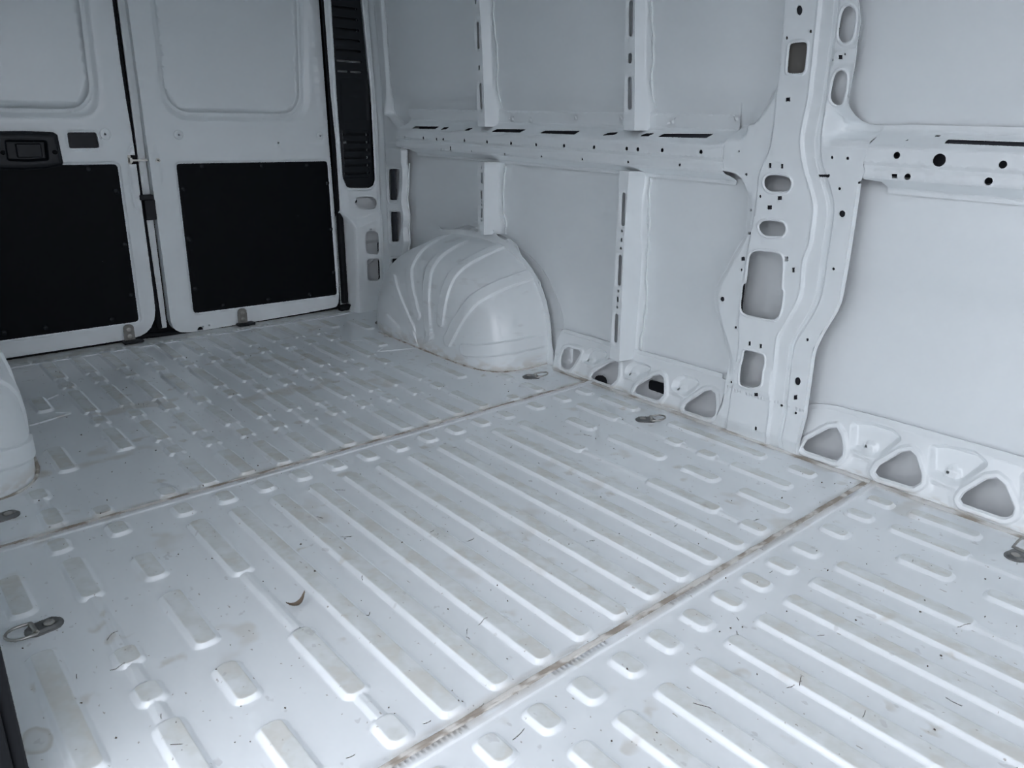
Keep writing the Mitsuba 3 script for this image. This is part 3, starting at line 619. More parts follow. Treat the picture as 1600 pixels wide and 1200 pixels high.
def rib_height(shapes, u, v):
    z = np.zeros(np.broadcast(u, v).shape)
    for ln, rad, h, sl, e in shapes:
        z = np.maximum(z, h * ss(0, 1, (rad - cap_dist(ln, u, v, e)) / sl))
    return z


def floor_base(u, v):
    z = 0 * (u + v)
    for x in (1.412, 2.442):                        # each panel laps over the one behind it
        z = z + 0.0034 * ss(x - 0.001, x + 0.001, u) * (1 - ss(x + 0.016, x + 0.021, u))
    z = z + 0.0022 * ss(0.936, 0.946, np.abs(v)) * ss(0.9, 1.3, u)
    return z


def cap_poly(ln, rad, e, k=8):
    if e == 0:
        return ln.buffer(rad, quad_segs=4)
    (a, y), (b, _) = ln.coords
    w = np.linspace(-np.pi / 2, np.pi / 2, 2 * k + 1)
    c, s = np.cos(w), np.sin(w)
    ex = 2 / 2.6
    cx, sy = rad / e * np.abs(c) ** ex, rad * np.sign(s) * np.abs(s) ** ex
    right = np.stack([b + cx, y + sy], -1)
    left = np.stack([a - cx[::-1], y + sy[::-1]], -1)
    return shapely.Polygon(np.concatenate([right, left]))


def floor_panel(key, outline, ribs, label):
    poly = shapely.Polygon(outline)
    feet = []
    items = []
    for r in ribs:
        sh = rib_shapes(r)
        foot = shapely.union_all([cap_poly(ln, rad + 0.002, e) for ln, rad, h, sl, e in sh]).intersection(poly)
        if foot.is_empty or foot.area < 1e-4:
            continue
        if foot.geom_type != 'Polygon':
            foot = max(foot.geoms, key=lambda g: g.area)
        feet.append(foot)
        items.append((sh, foot))
    flat = cut(poly, feet)
    x0, y0, x1, y1 = poly.bounds
    seams = [np.stack([np.full(200, x), np.linspace(y0, y1, 200)], -1) for x in (1.4112, 1.4132, 1.428, 1.4305, 1.433, 2.4412, 2.4432, 2.458, 2.4605, 2.463, 0.040, 0.045, 0.050)]
    put(key, ply(*sheet(flat, floor_base, floor3, 0.03, edge=0.010, extra=seams, out=(0, 0, 1), rim=0.004), 'floor_paint'), label, kind='structure' if '__' not in key else None)
    for i, (sh, foot) in enumerate(items):
        extra = []
        for off in (0.0, 0.2, 0.4, 0.6, 0.8, 1.0, 1.25):
            q = shapely.union_all([cap_poly(ln, rad - off * sl, e) for ln, rad, h, sl, e in sh if rad - off * sl > 0.0004])
            extra += [dense(r, 0.006) for r in rings_of(q)]
        f = lambda u, v, sh=sh: rib_height(sh, u, v) + floor_base(u, v)
        put(key + '__rib' + num(i), ply(*sheet(foot, f, floor3, 0.012, edge=0.010, extra=extra, out=(0, 0, 1)), 'floor_paint'))


ALLRIBS = rear_bay() + bay(1.430) + bay(2.460)
LEFT_EDGE = [(1.412, -0.97), (2.17, -0.97), (2.172, -0.955), (4.00, -0.955)]
edge_y = lambda x: float(np.interp(x, [p[0] for p in LEFT_EDGE], [p[1] for p in LEFT_EDGE]))
floor_panel('floor__panel', [(0.0, -0.97), (1.412, -0.97), (1.412, 0.972), (0.0, 0.972)], rear_bay(), 'rear pressed floor panel with short broken ribs')
floor_panel('floor__panel_001', LEFT_EDGE[:3] + [(2.442, -0.955), (2.442, 0.972), (1.412, 0.972)], bay(1.430), 'middle pressed floor panel with long straight ribs')
floor_panel('floor__panel_002', [(2.442, -0.955), (3.49, -0.955), (3.49, 0.972), (2.442, 0.972)], bay(2.460), 'front pressed floor panel with long straight ribs')
put('floor__panel_003', ply(*sheet(shapely.box(3.49, -0.955, 4.0, 0.972), floor_base, floor3, 0.05, out=(0, 0, 1)), 'floor_paint'), 'foremost floor panel')
note('floor', 'dirty white pressed steel van floor', kind='structure')


def bead(path, seed, r=0.006, flat=0.35):
    """A smeared bead of sealer along a path on the floor."""
    p = np.asarray(path, float)
    k = int(np.linalg.norm(np.diff(p, axis=0), axis=1).sum() / 0.006)
    s = np.concatenate([[0], np.cumsum(np.linalg.norm(np.diff(p, axis=0), axis=1))])
    q = np.stack([np.interp(np.linspace(0, s[-1], k), s, p[:, i]) for i in range(3)], -1)
    rr = r * (0.55 + 0.9 * meshkit.fbm(np.stack([np.arange(k) * 0.12, np.full(k, seed * 3.1), np.zeros(k)], -1), 4, seed))
    m = tube(q, 1.0, 8)
    v = m.vertices.copy()
    cen = np.repeat(q, 8, 0)
    off = (v[:len(cen)] - cen) * np.repeat(rr, 8)[:, None]
    off[:, 2] *= flat
    v[:len(cen)] = cen + off
    v[len(cen):] = q[[0, -1]]
    m.vertices = v
    return m


for i, (x, lab) in enumerate(((1.403, 'smeared brown sealer along the seam behind the middle floor panel'), (2.433, 'smeared brown sealer along the seam behind the front floor panel'))):
    y0 = -0.95
    put('floor__seam_sealer' + num(i), fly(cat(bead([[x, y0, 0.001], [x, 0.955, 0.001]], 3 + i, 0.0052, 0.28), bead([[x + 0.006, y0, 0.0015], [x + 0.006, 0.955, 0.0015]], 9 + i, 0.0035, 0.4)), 'sealer', True), lab)
put('floor__seam_sealer_002', fly(cat(bead([[1.22, 0.958, 0.002], [1.98, 0.956, 0.002], [2.14, 0.955, 0.002], [3.3, 0.957, 0.002]], 21, 0.008), bead([[1.24, 0.946, 0.002], [3.3, 0.946, 0.002]], 23, 0.004)), 'edge_sealer', True), 'dirty sealer along the floor edge under the right wall')

# ---------------------------------------------------------------- right wall: the outer skin
arc = chaikin(T['skinarc'], 2)
arc_poly = shapely.Polygon(np.concatenate([arc, [[1.22, 0.0], [0.2, 0.0], [0.2, 0.2], [0.35, 0.38], [0.6, 0.46], [0.85, 0.44]]]))


def f_skin(u, v):
    return y_skin(u, v) + 0.006 * ss(-0.002, 0.006, sd(arc_poly, u, v)) + 0.045 * (1 - ss(0.115, 0.14, v)) * ss(1.17, 1.21, u)


put('wall_right', ply(*sheet(shapely.box(-0.095, -0.08, 4.02, 1.80), f_skin, wall3, 0.03, extra=rings_around(arc_poly, (-0.006, -0.003, 0, 0.003), 0.01) + [np.stack([np.linspace(1.15, 4.0, 200), np.full(200, z)], -1) for z in (0.113, 0.121, 0.128, 0.134, 0.141)]), 'paint'), 'white sheet metal outer skin of the right side wall', kind='structure')
for i, pts in enumerate((VENTS[0], VENTS[1])):
    pg = smooth_poly(np.array(pts), 0.006)
    put('wall_right__vent_opening' + num(i), fly(trimesh.creation.extrude_polygon(pg, 0.006, engine='earcut').apply_transform([[1, 0, 0, 0], [0, 0, 1, 1.046], [0, 1, 0, 0], [0, 0, 0, 1]]), 'black_plastic', 30), 'black vent opening seen through the sill')

# ---------------------------------------------------------------- belt rail, rear part
rail_poly = smooth_poly(T['RendL'][::-1][:-1] + [[0.26, 0.752], [0.27, 0.750], [0.27, 0.724]] + [[1.893, 0.724]] + [[1.901, 0.752]] + T['Rend'] + [[0.345, 0.947]], 0.003)
holes = [circle(*c, 0.0062, 12) for c in T['RF']] + [circle(*c, 0.0045, 10) for c in T['RL'] if abs(c[0] - 0.6009) > 0.003] + [slot_poly([0.6009, 0.757], [0.6009, 0.772], 0.005)]
holes += [shapely.Polygon(h).buffer(0.0008).buffer(-0.002).buffer(0.002) for h in T['RS']]
dimples = np.array(T['RD'])


def f_rail(u, v):
    y = y_rail(u, v)
    for cx, cz in dimples:
        y = y + 0.0035 * ss(0.0115, 0.006, np.hypot(u - cx, v - cz))
    return y


def f_dim(u, v):
    y = y_rail(u, v)
    d = np.min(np.hypot(u[..., None] - dimples[:, 0], v[..., None] - dimples[:, 1]), -1)
    return y + 0.0060 * ss(0.0130, 0.0110, d) * ss(0.0053, 0.0075, d)


rows = [np.stack([np.arange(0.15, 1.95, 0.006), np.full(300, z)], -1) for z in RAIL_Z]
dimpts = [circle(cx, cz, r, 12) for cx, cz in dimples for r in (0.0135, 0.0105, 0.0092, 0.0080, 0.0053)]
put('belt_rail__channel', ply(*sheet(cut(rail_poly, holes), f_dim, wall3, (0.02, 0.006), edge=0.006, extra=rows + dimpts, rim=0.0022), 'pressing'))
note('belt_rail', 'white pressed waist rail with round holes and slots, left of the big pillar', 'rail')
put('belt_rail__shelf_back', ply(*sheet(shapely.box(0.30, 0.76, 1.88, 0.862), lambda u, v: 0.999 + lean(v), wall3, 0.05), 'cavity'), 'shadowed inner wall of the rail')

# front part
r2 = T['R2seam']
rail2_poly = shapely.Polygon(r2 + [[2.36, 0.9007], [3.95, 0.9007], [3.95, 0.7375], [2.33, 0.7375], [2.33, 0.7675]])
holes = [circle(a, b, r, 14) for a, b, r in T['R2H']] + [shapely.Polygon(h) for h in T['R2Q'][:3]] + [shapely.box(2.457, 0.862, 3.3, 0.8705).buffer(-0.003).buffer(0.003)]
holes += [circle(x, z, r, 12) for x, z, r in ((2.78, 0.828, 0.008), (2.95, 0.788, 0.008), (3.05, 0.828, 0.013), (3.25, 0.828, 0.008))]
rows = [np.stack([np.linspace(2.2, 3.95, 290), np.full(290, z)], -1) for z in RAIL2_Z]
put('belt_rail_001__channel', ply(*sheet(cut(rail2_poly, holes), y_rail2, wall3, (0.02, 0.006), edge=0.006, extra=rows, rim=0.0022), 'pressing'))
note('belt_rail_001', 'white pressed waist rail with one long slot, right of the big pillar', 'rail')
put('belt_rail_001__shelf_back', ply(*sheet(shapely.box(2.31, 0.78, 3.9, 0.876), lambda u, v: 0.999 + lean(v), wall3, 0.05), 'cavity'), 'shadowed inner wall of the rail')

# ---------------------------------------------------------------- upright posts (hat sections) above and below the rail
rng = np.random.default_rng(5)


def post(key, edges, slots, z0, z1, label, group, wid, flange_top):
    L, R = [sorted((p[1], p[0]) for p in e) for e in edges]
    xl = lambda z: np.interp(z, [a for a, _ in L], [b for _, b in L])
    xr = lambda z: np.interp(z, [a for a, _ in R], [b for _, b in R])
    zz = np.arange(z0, z1 + 1e-6, 0.012)
    ply_front = shapely.Polygon(np.concatenate([np.stack([xl(zz), zz], -1), np.stack([xr(zz), zz], -1)[::-1]]))
    hs = [slot_poly(a, b, wid if np.hypot(a[0] - b[0], a[1] - b[1]) > 0.012 else wid * 0.62) for a, b in slots]

    def f(u, v):
        big = shapely.union_all([slot_poly(a, b, wid + 0.004) for a, b in slots if np.hypot(a[0] - b[0], a[1] - b[1]) > 0.03] + [shapely.Point(99, 99).buffer(.01)])
        return y_post(u, v) + 0.0016 * ss(-0.003, 0.002, sd(big, u, v))
    put(key + '__face', ply(*sheet(cut(ply_front, hs), f, wall3, 0.012, edge=0.006, extra=rings_around(shapely.union_all([slot_poly(a, b, wid) for a, b in slots]), (0.003, 0.006), 0.004), rim=0.002), 'pressing'))
    # the two sides and flanges, as strips along z
    wav = 0.005 * np.sin(zz * 23 + z0 * 9) + 0.003 * np.sin(zz * 61)
    prof = []
    for z, w in zip(zz, wav):
        ln, a, b = float(lean(z)), xl(z), xr(z)
        ys = float(y_skin(b, z))
        prof.append([[a - 0.030, ys - 0.003], [a - 0.012, ys - 0.004], [a - 0.006, ys - 0.008], [a - 0.0005, 0.9415 + ln], [a, 0.940 + ln], [b, 0.940 + ln], [b + 0.0015, 0.9415 + ln], [b + 0.012, ys - 0.010], [b + 0.018, ys - 0.005], [b + 0.030 + w, ys - 0.004], [b + 0.0305 + w, ys - 0.0008]])
    prof = np.array(prof)
    k = prof.shape[1]
    V = np.concatenate([prof, np.repeat(zz[:, None, None], k, 1)], -1)
    parts = []
    for cols in (range(0, 5), range(5, k)):
        c = list(cols)
        v = V[:, c]
        n0 = len(c)
        i, j = np.meshgrid(np.arange(len(zz) - 1), np.arange(n0 - 1), indexing='ij')
        A, B = i * n0 + j, (i + 1) * n0 + j
        parts.append(trimesh.Trimesh(v.reshape(-1, 3), np.concatenate([np.stack([A, A + 1, B + 1], -1).reshape(-1, 3), np.stack([A, B + 1, B], -1).reshape(-1, 3)]), process=False))
    put(key + '__side_flange', fly(parts[0], 'paint', 35))
    put(key + '__side_flange_001', fly(parts[1], 'paint', 35))
    # bead of sealer beside the flange
    zb = np.arange(z0 + 0.03, z1 - 0.02, 0.008)
    bx = np.array([xr(z) + 0.036 + 0.005 * np.sin(z * 23 + z0 * 9) + 0.002 * np.sin(z * 90) for z in zb])
    put(key + '__sealer_bead', fly(tube(np.stack([bx, y_skin(bx, zb) - 0.0015, zb], -1), 0.0035, 8), 'paint', True), 'bead of white sealer')
    note(key, label, 'post', group)


post('wall_post', T['post_edges']['u1'], T['post_slots']['u1'], 0.857, 1.74, 'slotted white upright post above the waist rail, the one over the wheel arch', None, 0.0072, True)
post('wall_post_001', T['post_edges']['u2'], T['post_slots']['u2'], 0.864, 1.74, 'slotted white upright post above the waist rail, the one nearer the big pillar', None, 0.0085, True)
post('wall_post_002', T['post_edges']['l1'], T['post_slots']['l1'], 0.452, 0.738, 'short slotted white upright post below the waist rail, ending behind the wheel arch', None, 0.0068, False)
post('wall_post_003', T['post_edges']['l2'], T['post_slots']['l2'], 0.117, 0.745, 'long slotted white upright post from the waist rail down to the sill', None, 0.0075, False)

# ---------------------------------------------------------------- the big pillar
P = {k: np.array(T[k]) for k in ('P0', 'P1', 'P2', 'P3', 'P4', 'P5')}


PZ = np.arange(-0.02, 1.78, 0.005)
PX = {}
for k, q in P.items():
    g = np.interp(PZ, q[:, 1], q[:, 0])
    ker = np.exp(-0.5 * (np.arange(-9, 10) / (2.2 if k in ('P1', 'P2') else 3.5)) ** 2)
    PX[k] = np.convolve(np.pad(g, 9, mode='edge'), ker / ker.sum(), mode='valid')


def px(k, z):
    return np.interp(z, PZ, PX[k])


p5up = np.array(T['P5up'])
ridge = np.array(T['P5ridge'])
zU = 1.75
up0 = T['P0up']
left_low = [list(p) for p in P['P0'] if 0.02 < p[1] < 0.83]
left_low[0] = [1.941, 0.0]
outline = [[1.941, -0.004]] + left_low + up0[::-1] + [[2.0264, 1.06], [2.0264, 1.19], [2.028, zU]] + [[2.222, zU], [2.219, 1.1787]] + T['P5up'][1:] + [[2.294, 0.8985]] + T['R2seam'][::-1][1:-1] + [[2.290, 0.7676]] + [[2.283, 0.765]] + [list(p) for p in P['P5'][::-1][1:]] + [[2.2374, 0.128], [2.23, 0.05], [2.222, -0.004]]
pil_poly = shapely.Polygon(outline).buffer(0)
if pil_poly.geom_type != 'Polygon':
    pil_poly = max(pil_poly.geoms, key=lambda g: g.area)
ph = [shapely.Polygon(chaikin(h, 1, True) if len(h) > 4 else h).buffer(0) for h in T['PH']]
big = [h for h in ph if h.area > 0.0012]
lip = shapely.union_all(big)
band = chaikin(T['P0band'], 2)
ovals_pad = [shapely.Polygon(circle(2.2, 1.121, 0.001)), shapely.Polygon(circle(2.2, 0.98, 0.001))]


def f_pillar(u, v):
    base = y_frame(u, v)
    x1, x2, x3, x4, x5 = (px(k, v) for k in ('P1', 'P2', 'P3', 'P4', 'P5'))
    d = 0.010 * ss(-0.004, 0.006, u - x1) * (1 - 0.55 * ss(0.86, 0.95, v))       # centre panel stands proud of the wing
    d = d + 0.002 * ss(-0.006, -0.001, u - x2)
    d = d - 0.0085 * ss(0.0, 0.007, u - x2)                                      # steps back along the ridge
    d = d - 0.0085 * ss(-0.001, 0.006, u - x3)                                   # groove
    d = d + 0.0125 * ss(0.0, 1.0, (u - x4 + 0.010) / 0.011)                      # strip beside the groove
    # above the waist the strip narrows to a flange and drops to the skin; below it a hollow corner over the front rail
    fl = np.where(v > 0.93, np.interp(v, ridge[::-1, 1], ridge[::-1, 0]), 2.236 + 1.4 * np.maximum(0, 0.93 - v))
    hi = ss(0.80, 0.857, v)
    deep = y_skin(u, v) - 0.005 - base
    low = -deep * ss(0.857, 0.884, v)
    raised = ss(0.895, 0.962, v) * (1 - ss(0.0, 0.014, u - fl))
    right = hi * ss(-0.002, 0.026 - 0.014 * ss(0.93, 0.98, v), u - x4)
    d = d * (1 - right) + right * (low * (1 - raised) + 0.0075 * raised + 0.0075 * (1 - ss(0.84, 0.86, v)))
    # wing: falls back to the skin at its upper edge, under the curved band
    up = ss(0.845, 0.885, v)
    xl = np.interp(v, np.array(up0)[::-1, 1], np.array(up0)[::-1, 0])
    d = d - (deep - 0.002) * up * (1 - ss(0.010, 0.050, u - xl - 0.012)) * (1 - ss(-0.004, 0.006, u - x1))
    d = d - 0.018 * (1 - ss(0.0, 0.022, u - px('P0', v))) * (1 - ss(0.70, 0.74, v)) * ss(0.16, 0.24, v) * 0.5
    # bend of the lower panel and pads
    d = d + 0.006 * (1 - ss(0.228, 0.243, v)) * ss(0.15, 0.17, v) * ss(0, 0.006, u - x1) * (1 - ss(-0.006, 0, u - x2))
    d = d - 0.0022 * (1 - ss(0.143, 0.145, v))
    # raised lips round the big holes
    q = -sd(lip, u, v)
    d = d + 0.0030 * ss(0.0, 0.003, q) * (1 - ss(0.0045, 0.0085, q))
    # oval pads in the upper right strip
    pad = ss(0.002, 0.012, u - x4) * (1 - ss(-0.010, -0.002, u - fl)) * ss(0.935, 0.95, v) * (ss(0.0, 0.010, np.abs(v - 1.050) - 0.014))
    d = d - 0.004 * pad
    return base - d


zz = np.arange(0.0, 1.75, 0.007)
feat = []
for k, offs in (('P1', (-0.004, 0, 0.003, 0.006)), ('P2', (-0.006, -0.0035, -0.001, 0.001, 0.0035, 0.006, 0.0075)), ('P3', (-0.0015, 0.001, 0.0025, 0.004, 0.0065)), ('P4', (-0.0105, -0.007, -0.0045, -0.002, 0.0015, 0.005, 0.01))):
    for o in offs:
        feat.append(np.stack([px(k, zz) + o, zz], -1))
rz = np.arange(0.94, 1.74, 0.012)
for o in (-0.001, 0.003, 0.007, 0.011, 0.0145):
    feat.append(np.stack([np.interp(rz, ridge[::-1, 1], ridge[::-1, 0]) + o, rz], -1))
for z in (0.1425, 0.1455, 0.15, 0.16, 0.17, 0.228, 0.236, 0.243, 0.857, 0.866, 0.875, 0.884):
    feat.append(np.stack([np.arange(1.93, 2.3, 0.01), np.full(37, z)], -1))
feat += rings_around(lip, (0.0015, 0.003, 0.0045, 0.0065, 0.0085), 0.005)
V, F, N = sheet(cut(pil_poly, ph), f_pillar, wall3, 0.008, edge=0.005, extra=feat, rim=0.0025)
pV, pF, pN = V, F, N
# the pressing is split where the photograph shows separate pieces: wing, centre panel, outer strip, foot
cen = V[F].mean(1)
zc, xc = cen[:, 2], cen[:, 0]
foot = zc < 0.144
wing = (xc < px('P1', zc) + 0.001) & ~foot
strip = (xc > px('P3', zc)) & ~foot
for name, sel, lab in (('center_panel', ~wing & ~strip & ~foot, None), ('wing', wing, 'flared wing plate along the left side of the pillar'), ('outer_strip', strip, 'flanged strip along the right side of the pillar'), ('foot', foot, 'folded foot plate of the pillar at the floor')):
    idx, inv = np.unique(F[sel], return_inverse=True)
    put('pillar__' + name, ply(V[idx], inv.reshape(-1, 3), N[idx], 'pressing'), lab)
note('pillar', 'broad white body pillar with large oval and rectangular holes, between the two waist rails', 'pillar')
# the strip's right edge is folded back
ez = np.arange(0.0, 0.765, 0.010)
ex = np.where(ez > 0.149, px('P5', ez), np.interp(ez, [-0.004, 0.05, 0.128, 0.15], [2.222, 2.23, 2.2374, 2.2374]))
ev = np.concatenate([np.stack([ex, f_pillar(ex - 0.0005, ez), ez], -1), np.stack([ex + 0.003, f_pillar(ex - 0.0005, ez) + 0.011, ez], -1), np.stack([ex + 0.002, f_pillar(ex - 0.0005, ez) + 0.017, ez], -1)])
m = len(ez)
ii = np.arange(m - 1)
ef = np.concatenate([np.stack([a * m + ii, a * m + ii + 1, (a + 1) * m + ii], -1) for a in (0, 1)] + [np.stack([a * m + ii + 1, (a + 1) * m + ii + 1, (a + 1) * m + ii], -1) for a in (0, 1)])
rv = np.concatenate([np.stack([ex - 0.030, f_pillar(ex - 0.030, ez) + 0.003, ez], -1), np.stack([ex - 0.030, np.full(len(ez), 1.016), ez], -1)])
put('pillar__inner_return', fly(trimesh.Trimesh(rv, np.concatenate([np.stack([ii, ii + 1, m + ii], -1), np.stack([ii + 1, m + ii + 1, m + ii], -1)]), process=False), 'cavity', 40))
put('pillar__edge_flange', fly(trimesh.Trimesh(ev, ef, process=False), 'paint', 40))
wz = np.arange(0.15, 0.742, 0.01)
wx = np.interp(wz, P['P0'][:, 1], P['P0'][:, 0])
wv = np.concatenate([np.stack([wx, f_pillar(wx, wz), wz], -1), np.stack([wx + 0.004, np.full(len(wz), 1.016), wz], -1)])
ii = np.arange(len(wz) - 1)
put('pillar__wing_return', fly(trimesh.Trimesh(wv, np.concatenate([np.stack([ii, ii + 1, ii + len(wz)], -1), np.stack([ii + 1, ii + 1 + len(wz), ii + len(wz)], -1)]), process=False), 'paint', 40))
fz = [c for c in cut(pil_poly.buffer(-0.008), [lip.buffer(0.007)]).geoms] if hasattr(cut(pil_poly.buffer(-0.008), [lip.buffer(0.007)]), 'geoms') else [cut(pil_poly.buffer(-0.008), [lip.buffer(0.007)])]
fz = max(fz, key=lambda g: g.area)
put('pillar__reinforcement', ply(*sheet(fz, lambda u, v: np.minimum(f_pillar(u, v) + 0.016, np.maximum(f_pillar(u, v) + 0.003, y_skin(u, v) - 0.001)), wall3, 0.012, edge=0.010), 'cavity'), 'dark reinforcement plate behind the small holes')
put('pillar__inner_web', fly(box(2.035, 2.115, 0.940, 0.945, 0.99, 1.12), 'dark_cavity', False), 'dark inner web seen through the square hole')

# ---------------------------------------------------------------- sill panels with triangular holes
top = np.array(T['SHtop'])
sh = [smooth_poly(h, 0.003) for h in T['SH']]
pockets = shapely.union_all([smooth_poly(p, 0.008).buffer(0.004) for p in T['SP']] + [smooth_poly(np.array(T['SP'][1]) + [0.2075 * k, 0.001 * k], 0.008).buffer(0.004) for k in range(1, 6)])
more = [smooth_poly(np.array(T['SH'][6]) + [0.208 * k, 0.001], 0.003) for k in range(1, 6)]
allh = sh + more
frames = shapely.union_all([h.buffer(0.011) for h in allh])
sh_small = [circle(x, z, 0.0042, 10) for x, z in T['Shole']]


BOSS = np.array(T['Shole'])


def f_sill(u, v):
    y = y_sill(u, v)
    q = sd(frames, u, v)
    p = sd(pockets, u, v)
    inside = -sd(shapely.union_all(allh), u, v)
    y = y - 0.006 * ss(-0.008, 0.0, q)
    y = y + 0.0045 * (1 - ss(0.0, 0.0035, inside))
    y = y + 0.020 * ss(-0.003, 0.014, p)
    y = y - 0.006 * ss(0.022, 0.012, np.min(np.hypot(u[..., None] - BOSS[:, 0] - 0.010, v[..., None] - BOSS[:, 1] + 0.002), -1)) * ss(0.0, 0.01, p)
    y = y + 0.004 * (1 - ss(-0.02, -0.004, q)) * (1 - ss(-0.012, 0.0, p)) * (1 - ss(0.045, 0.052, v))
    return y


def sill(key, x0, x1, label):
    tz = lambda x: np.interp(x, top[:, 0], top[:, 1])
    xs = np.arange(x0, x1, 0.02)
    poly = shapely.Polygon([[x0, -0.004]] + [[float(x), float(tz(x))] for x in xs] + [[x1, float(tz(x1))], [x1, -0.004]])
    hs = [h for h in allh if poly.intersects(h)] + [shapely.Polygon(c) for c in sh_small]
    feat = rings_around(frames, (-0.000, 0.003, 0.006, 0.0085), 0.005) + rings_around(shapely.union_all(allh), (0.0015, 0.003, 0.005, 0.007), 0.004) + rings_around(pockets, (0.003, 0.0, -0.005, -0.010, -0.014), 0.005)
    put(key + '__panel', ply(*sheet(cut(poly, hs), f_sill, wall3, 0.008, edge=0.005, extra=feat, rim=0.003), 'sill_pressing'))
    put(key + '__top_flange', ply(*sheet(shapely.Polygon([[float(x), float(tz(x))] for x in xs] + [[float(x), float(tz(x)) + 0.014] for x in xs[::-1]]), lambda u, v: 1.0045 + 0 * u, wall3, 0.02, rim=0.003), 'paint'))
    note(key, label, 'sill')


sill('sill_panel', 1.205, 1.945, 'white sill panel with three triangular holes, between the wheel arch and the big pillar')
sill('sill_panel_001', 2.212, 3.98, 'white sill panel with big triangular holes, right of the big pillar')

put('wall_right__sill_floor', fly(box(-0.09, 4.0, 0.955, 1.09, -0.085, -0.075), 'cavity', False))

# ---------------------------------------------------------------- wheel arches
gv, gf = arch_grid()
NT, NF = 420, 170
RIBS = {'A': 0.0265, 'B': 0.023, 'C': 0.0255, 'D': 0.0245, 'E': 0.026, 'F': 0.027, 'G': 0.025}


def seg_dist(p, line):
    d = np.full(len(p), 9.0)
    for a, b in zip(line[:-1], line[1:]):
        ab = b - a
        t = np.clip(((p - a) @ ab) / (ab @ ab + 1e-12), 0, 1)
        d = np.minimum(d, np.linalg.norm(p - a - t[:, None] * ab, axis=1))
    return d


def spline(p, k=3):
    p = np.asarray(p, float)
    for _ in range(k):
        a, b = p[:-1], p[1:]
        p = np.concatenate([p[:1], np.stack([0.75 * a + 0.25 * b, 0.25 * a + 0.75 * b], 1).reshape(-1, 3), p[-1:]])
    return p


base_mesh = trimesh.Trimesh(gv, gf, process=False)
nrm = np.array(base_mesh.vertex_normals)
if nrm[NF * (NT // 2) + NF - 20][1] > 0:
    nrm = -nrm
dense_rib = {k: spline(v) for k, v in ARCH_RIBS.items()}
snap = {}
disp = np.zeros(len(gv))
for k, line in dense_rib.items():
    _, idx = cKDTree(gv).query(line)
    ln = gv[idx]
    ln = np.concatenate([ln[:1], (ln[:-2] + ln[1:-1] + ln[2:]) / 3, ln[-1:]])
    disp = np.maximum(disp, 0.0080 * ss(0.0, 0.0062, RIBS[k] - seg_dist(gv, ln)))
wav = 0.0012 * (meshkit.fbm(gv * 9, 3, 4) - 0.5)
gv2 = gv + nrm * (disp + wav)[:, None]
gv2[gv[:, 2] < 1e-4, 2] = 0.0
arch_mesh = trimesh.Trimesh(gv2, gf, process=False)
n2 = np.array(arch_mesh.vertex_normals)
n2 = n2 * np.sign((n2 * nrm).sum(1))[:, None]
out = [list(p) for p in T['wa_out']]


def ring(s, t0, t1, k):
    w = np.linspace(t0, t1, k)
    c = np.sign(np.cos(w)) * np.abs(np.cos(w)) ** (2 / 2.6)
    x = AXC + np.where(c < 0, AREAR, AA) * s * c
    return np.stack([x, AB * s * np.abs(np.sin(w)) ** (2 / 2.6)], -1)


fl = shapely.Polygon(np.concatenate([[[1.20, 0.0], [1.195, 0.06]], np.array(out)[::-1], ring(1.06, 2.42, np.pi, 14)])).buffer(0).union(shapely.Polygon(np.concatenate([ring(1.045, 0, np.pi, 60)])))
fl = fl.difference(shapely.Polygon(ring(0.972, 0, np.pi, 80)).buffer(0)).intersection(shapely.box(0, 0, 2, 1))
fl = max(fl.geoms, key=lambda g: g.area) if hasattr(fl, 'geoms') else fl
fl = cut(fl.buffer(0.003).buffer(-0.003), [circle(x, z, 0.0042, 8) for x, z in T['wa_holes']])


def wheel_arch(key, sgn, label):
    m = np.array([1, sgn, 1.0])
    put(key + '__housing', ply(gv2 * m, gf, n2 * m, 'arch_paint'))
    v, f, n = sheet(fl, lambda u, w: 0.9795 + 0.0 * u, wall3, 0.02, edge=0.008, rim=0.0025)
    put(key + '__flange', ply(v * m, f, n * m, 'paint'), 'scalloped welding flange')
    # folded foot strip along the floor
    put(key + '__foot_seam', fly(bead(np.stack([FOOT[:, 0], FOOT[:, 1] * sgn, np.full(len(FOOT), 0.001)], -1), 31, 0.005, 0.6), 'sealer', True), 'dirty sealer round the foot')
    note(key, label, 'wheel arch')


w = np.linspace(0, np.pi / 2, 40)
FOOT = np.stack([AXC + AA * np.cos(w) ** 0.4 * (1 - 0.02 * np.sin(w) ** 0.4) + 0.003, AY - AD * np.sin(w) ** 0.4 - 0.004], -1)
FOOT = np.concatenate([FOOT, [[0.40, AY - AD - 0.004]]])
wheel_arch('wheel_arch', 1, 'white ribbed wheel arch against the right wall near the rear doors')
wheel_arch('wheel_arch_001', -1, 'white wheel arch cut by the left edge of the photo')

# ---------------------------------------------------------------- rear quarter column and rear pillar
rcR = np.array(T['rcR'])
rcR = rcR[np.argsort(rcR[:, 1])]
CZ = np.arange(-0.1, 1.8, 0.005)
CR = np.convolve(np.pad(np.interp(CZ, rcR[:, 1], rcR[:, 0]), 6, mode='edge'), np.ones(13) / 13, mode='valid') + 0.003
col_r = lambda z: np.interp(z, CZ, CR)
zz = np.arange(-0.004, 1.745, 0.006)
col_poly = shapely.Polygon(np.concatenate([[[0.008, zz[0]]], np.stack([col_r(zz), zz], -1), [[0.008, zz[-1]]]]))
col_h = [smooth_poly(h, 0.003) for h in T['rcH']]
col_lip = shapely.union_all(col_h)


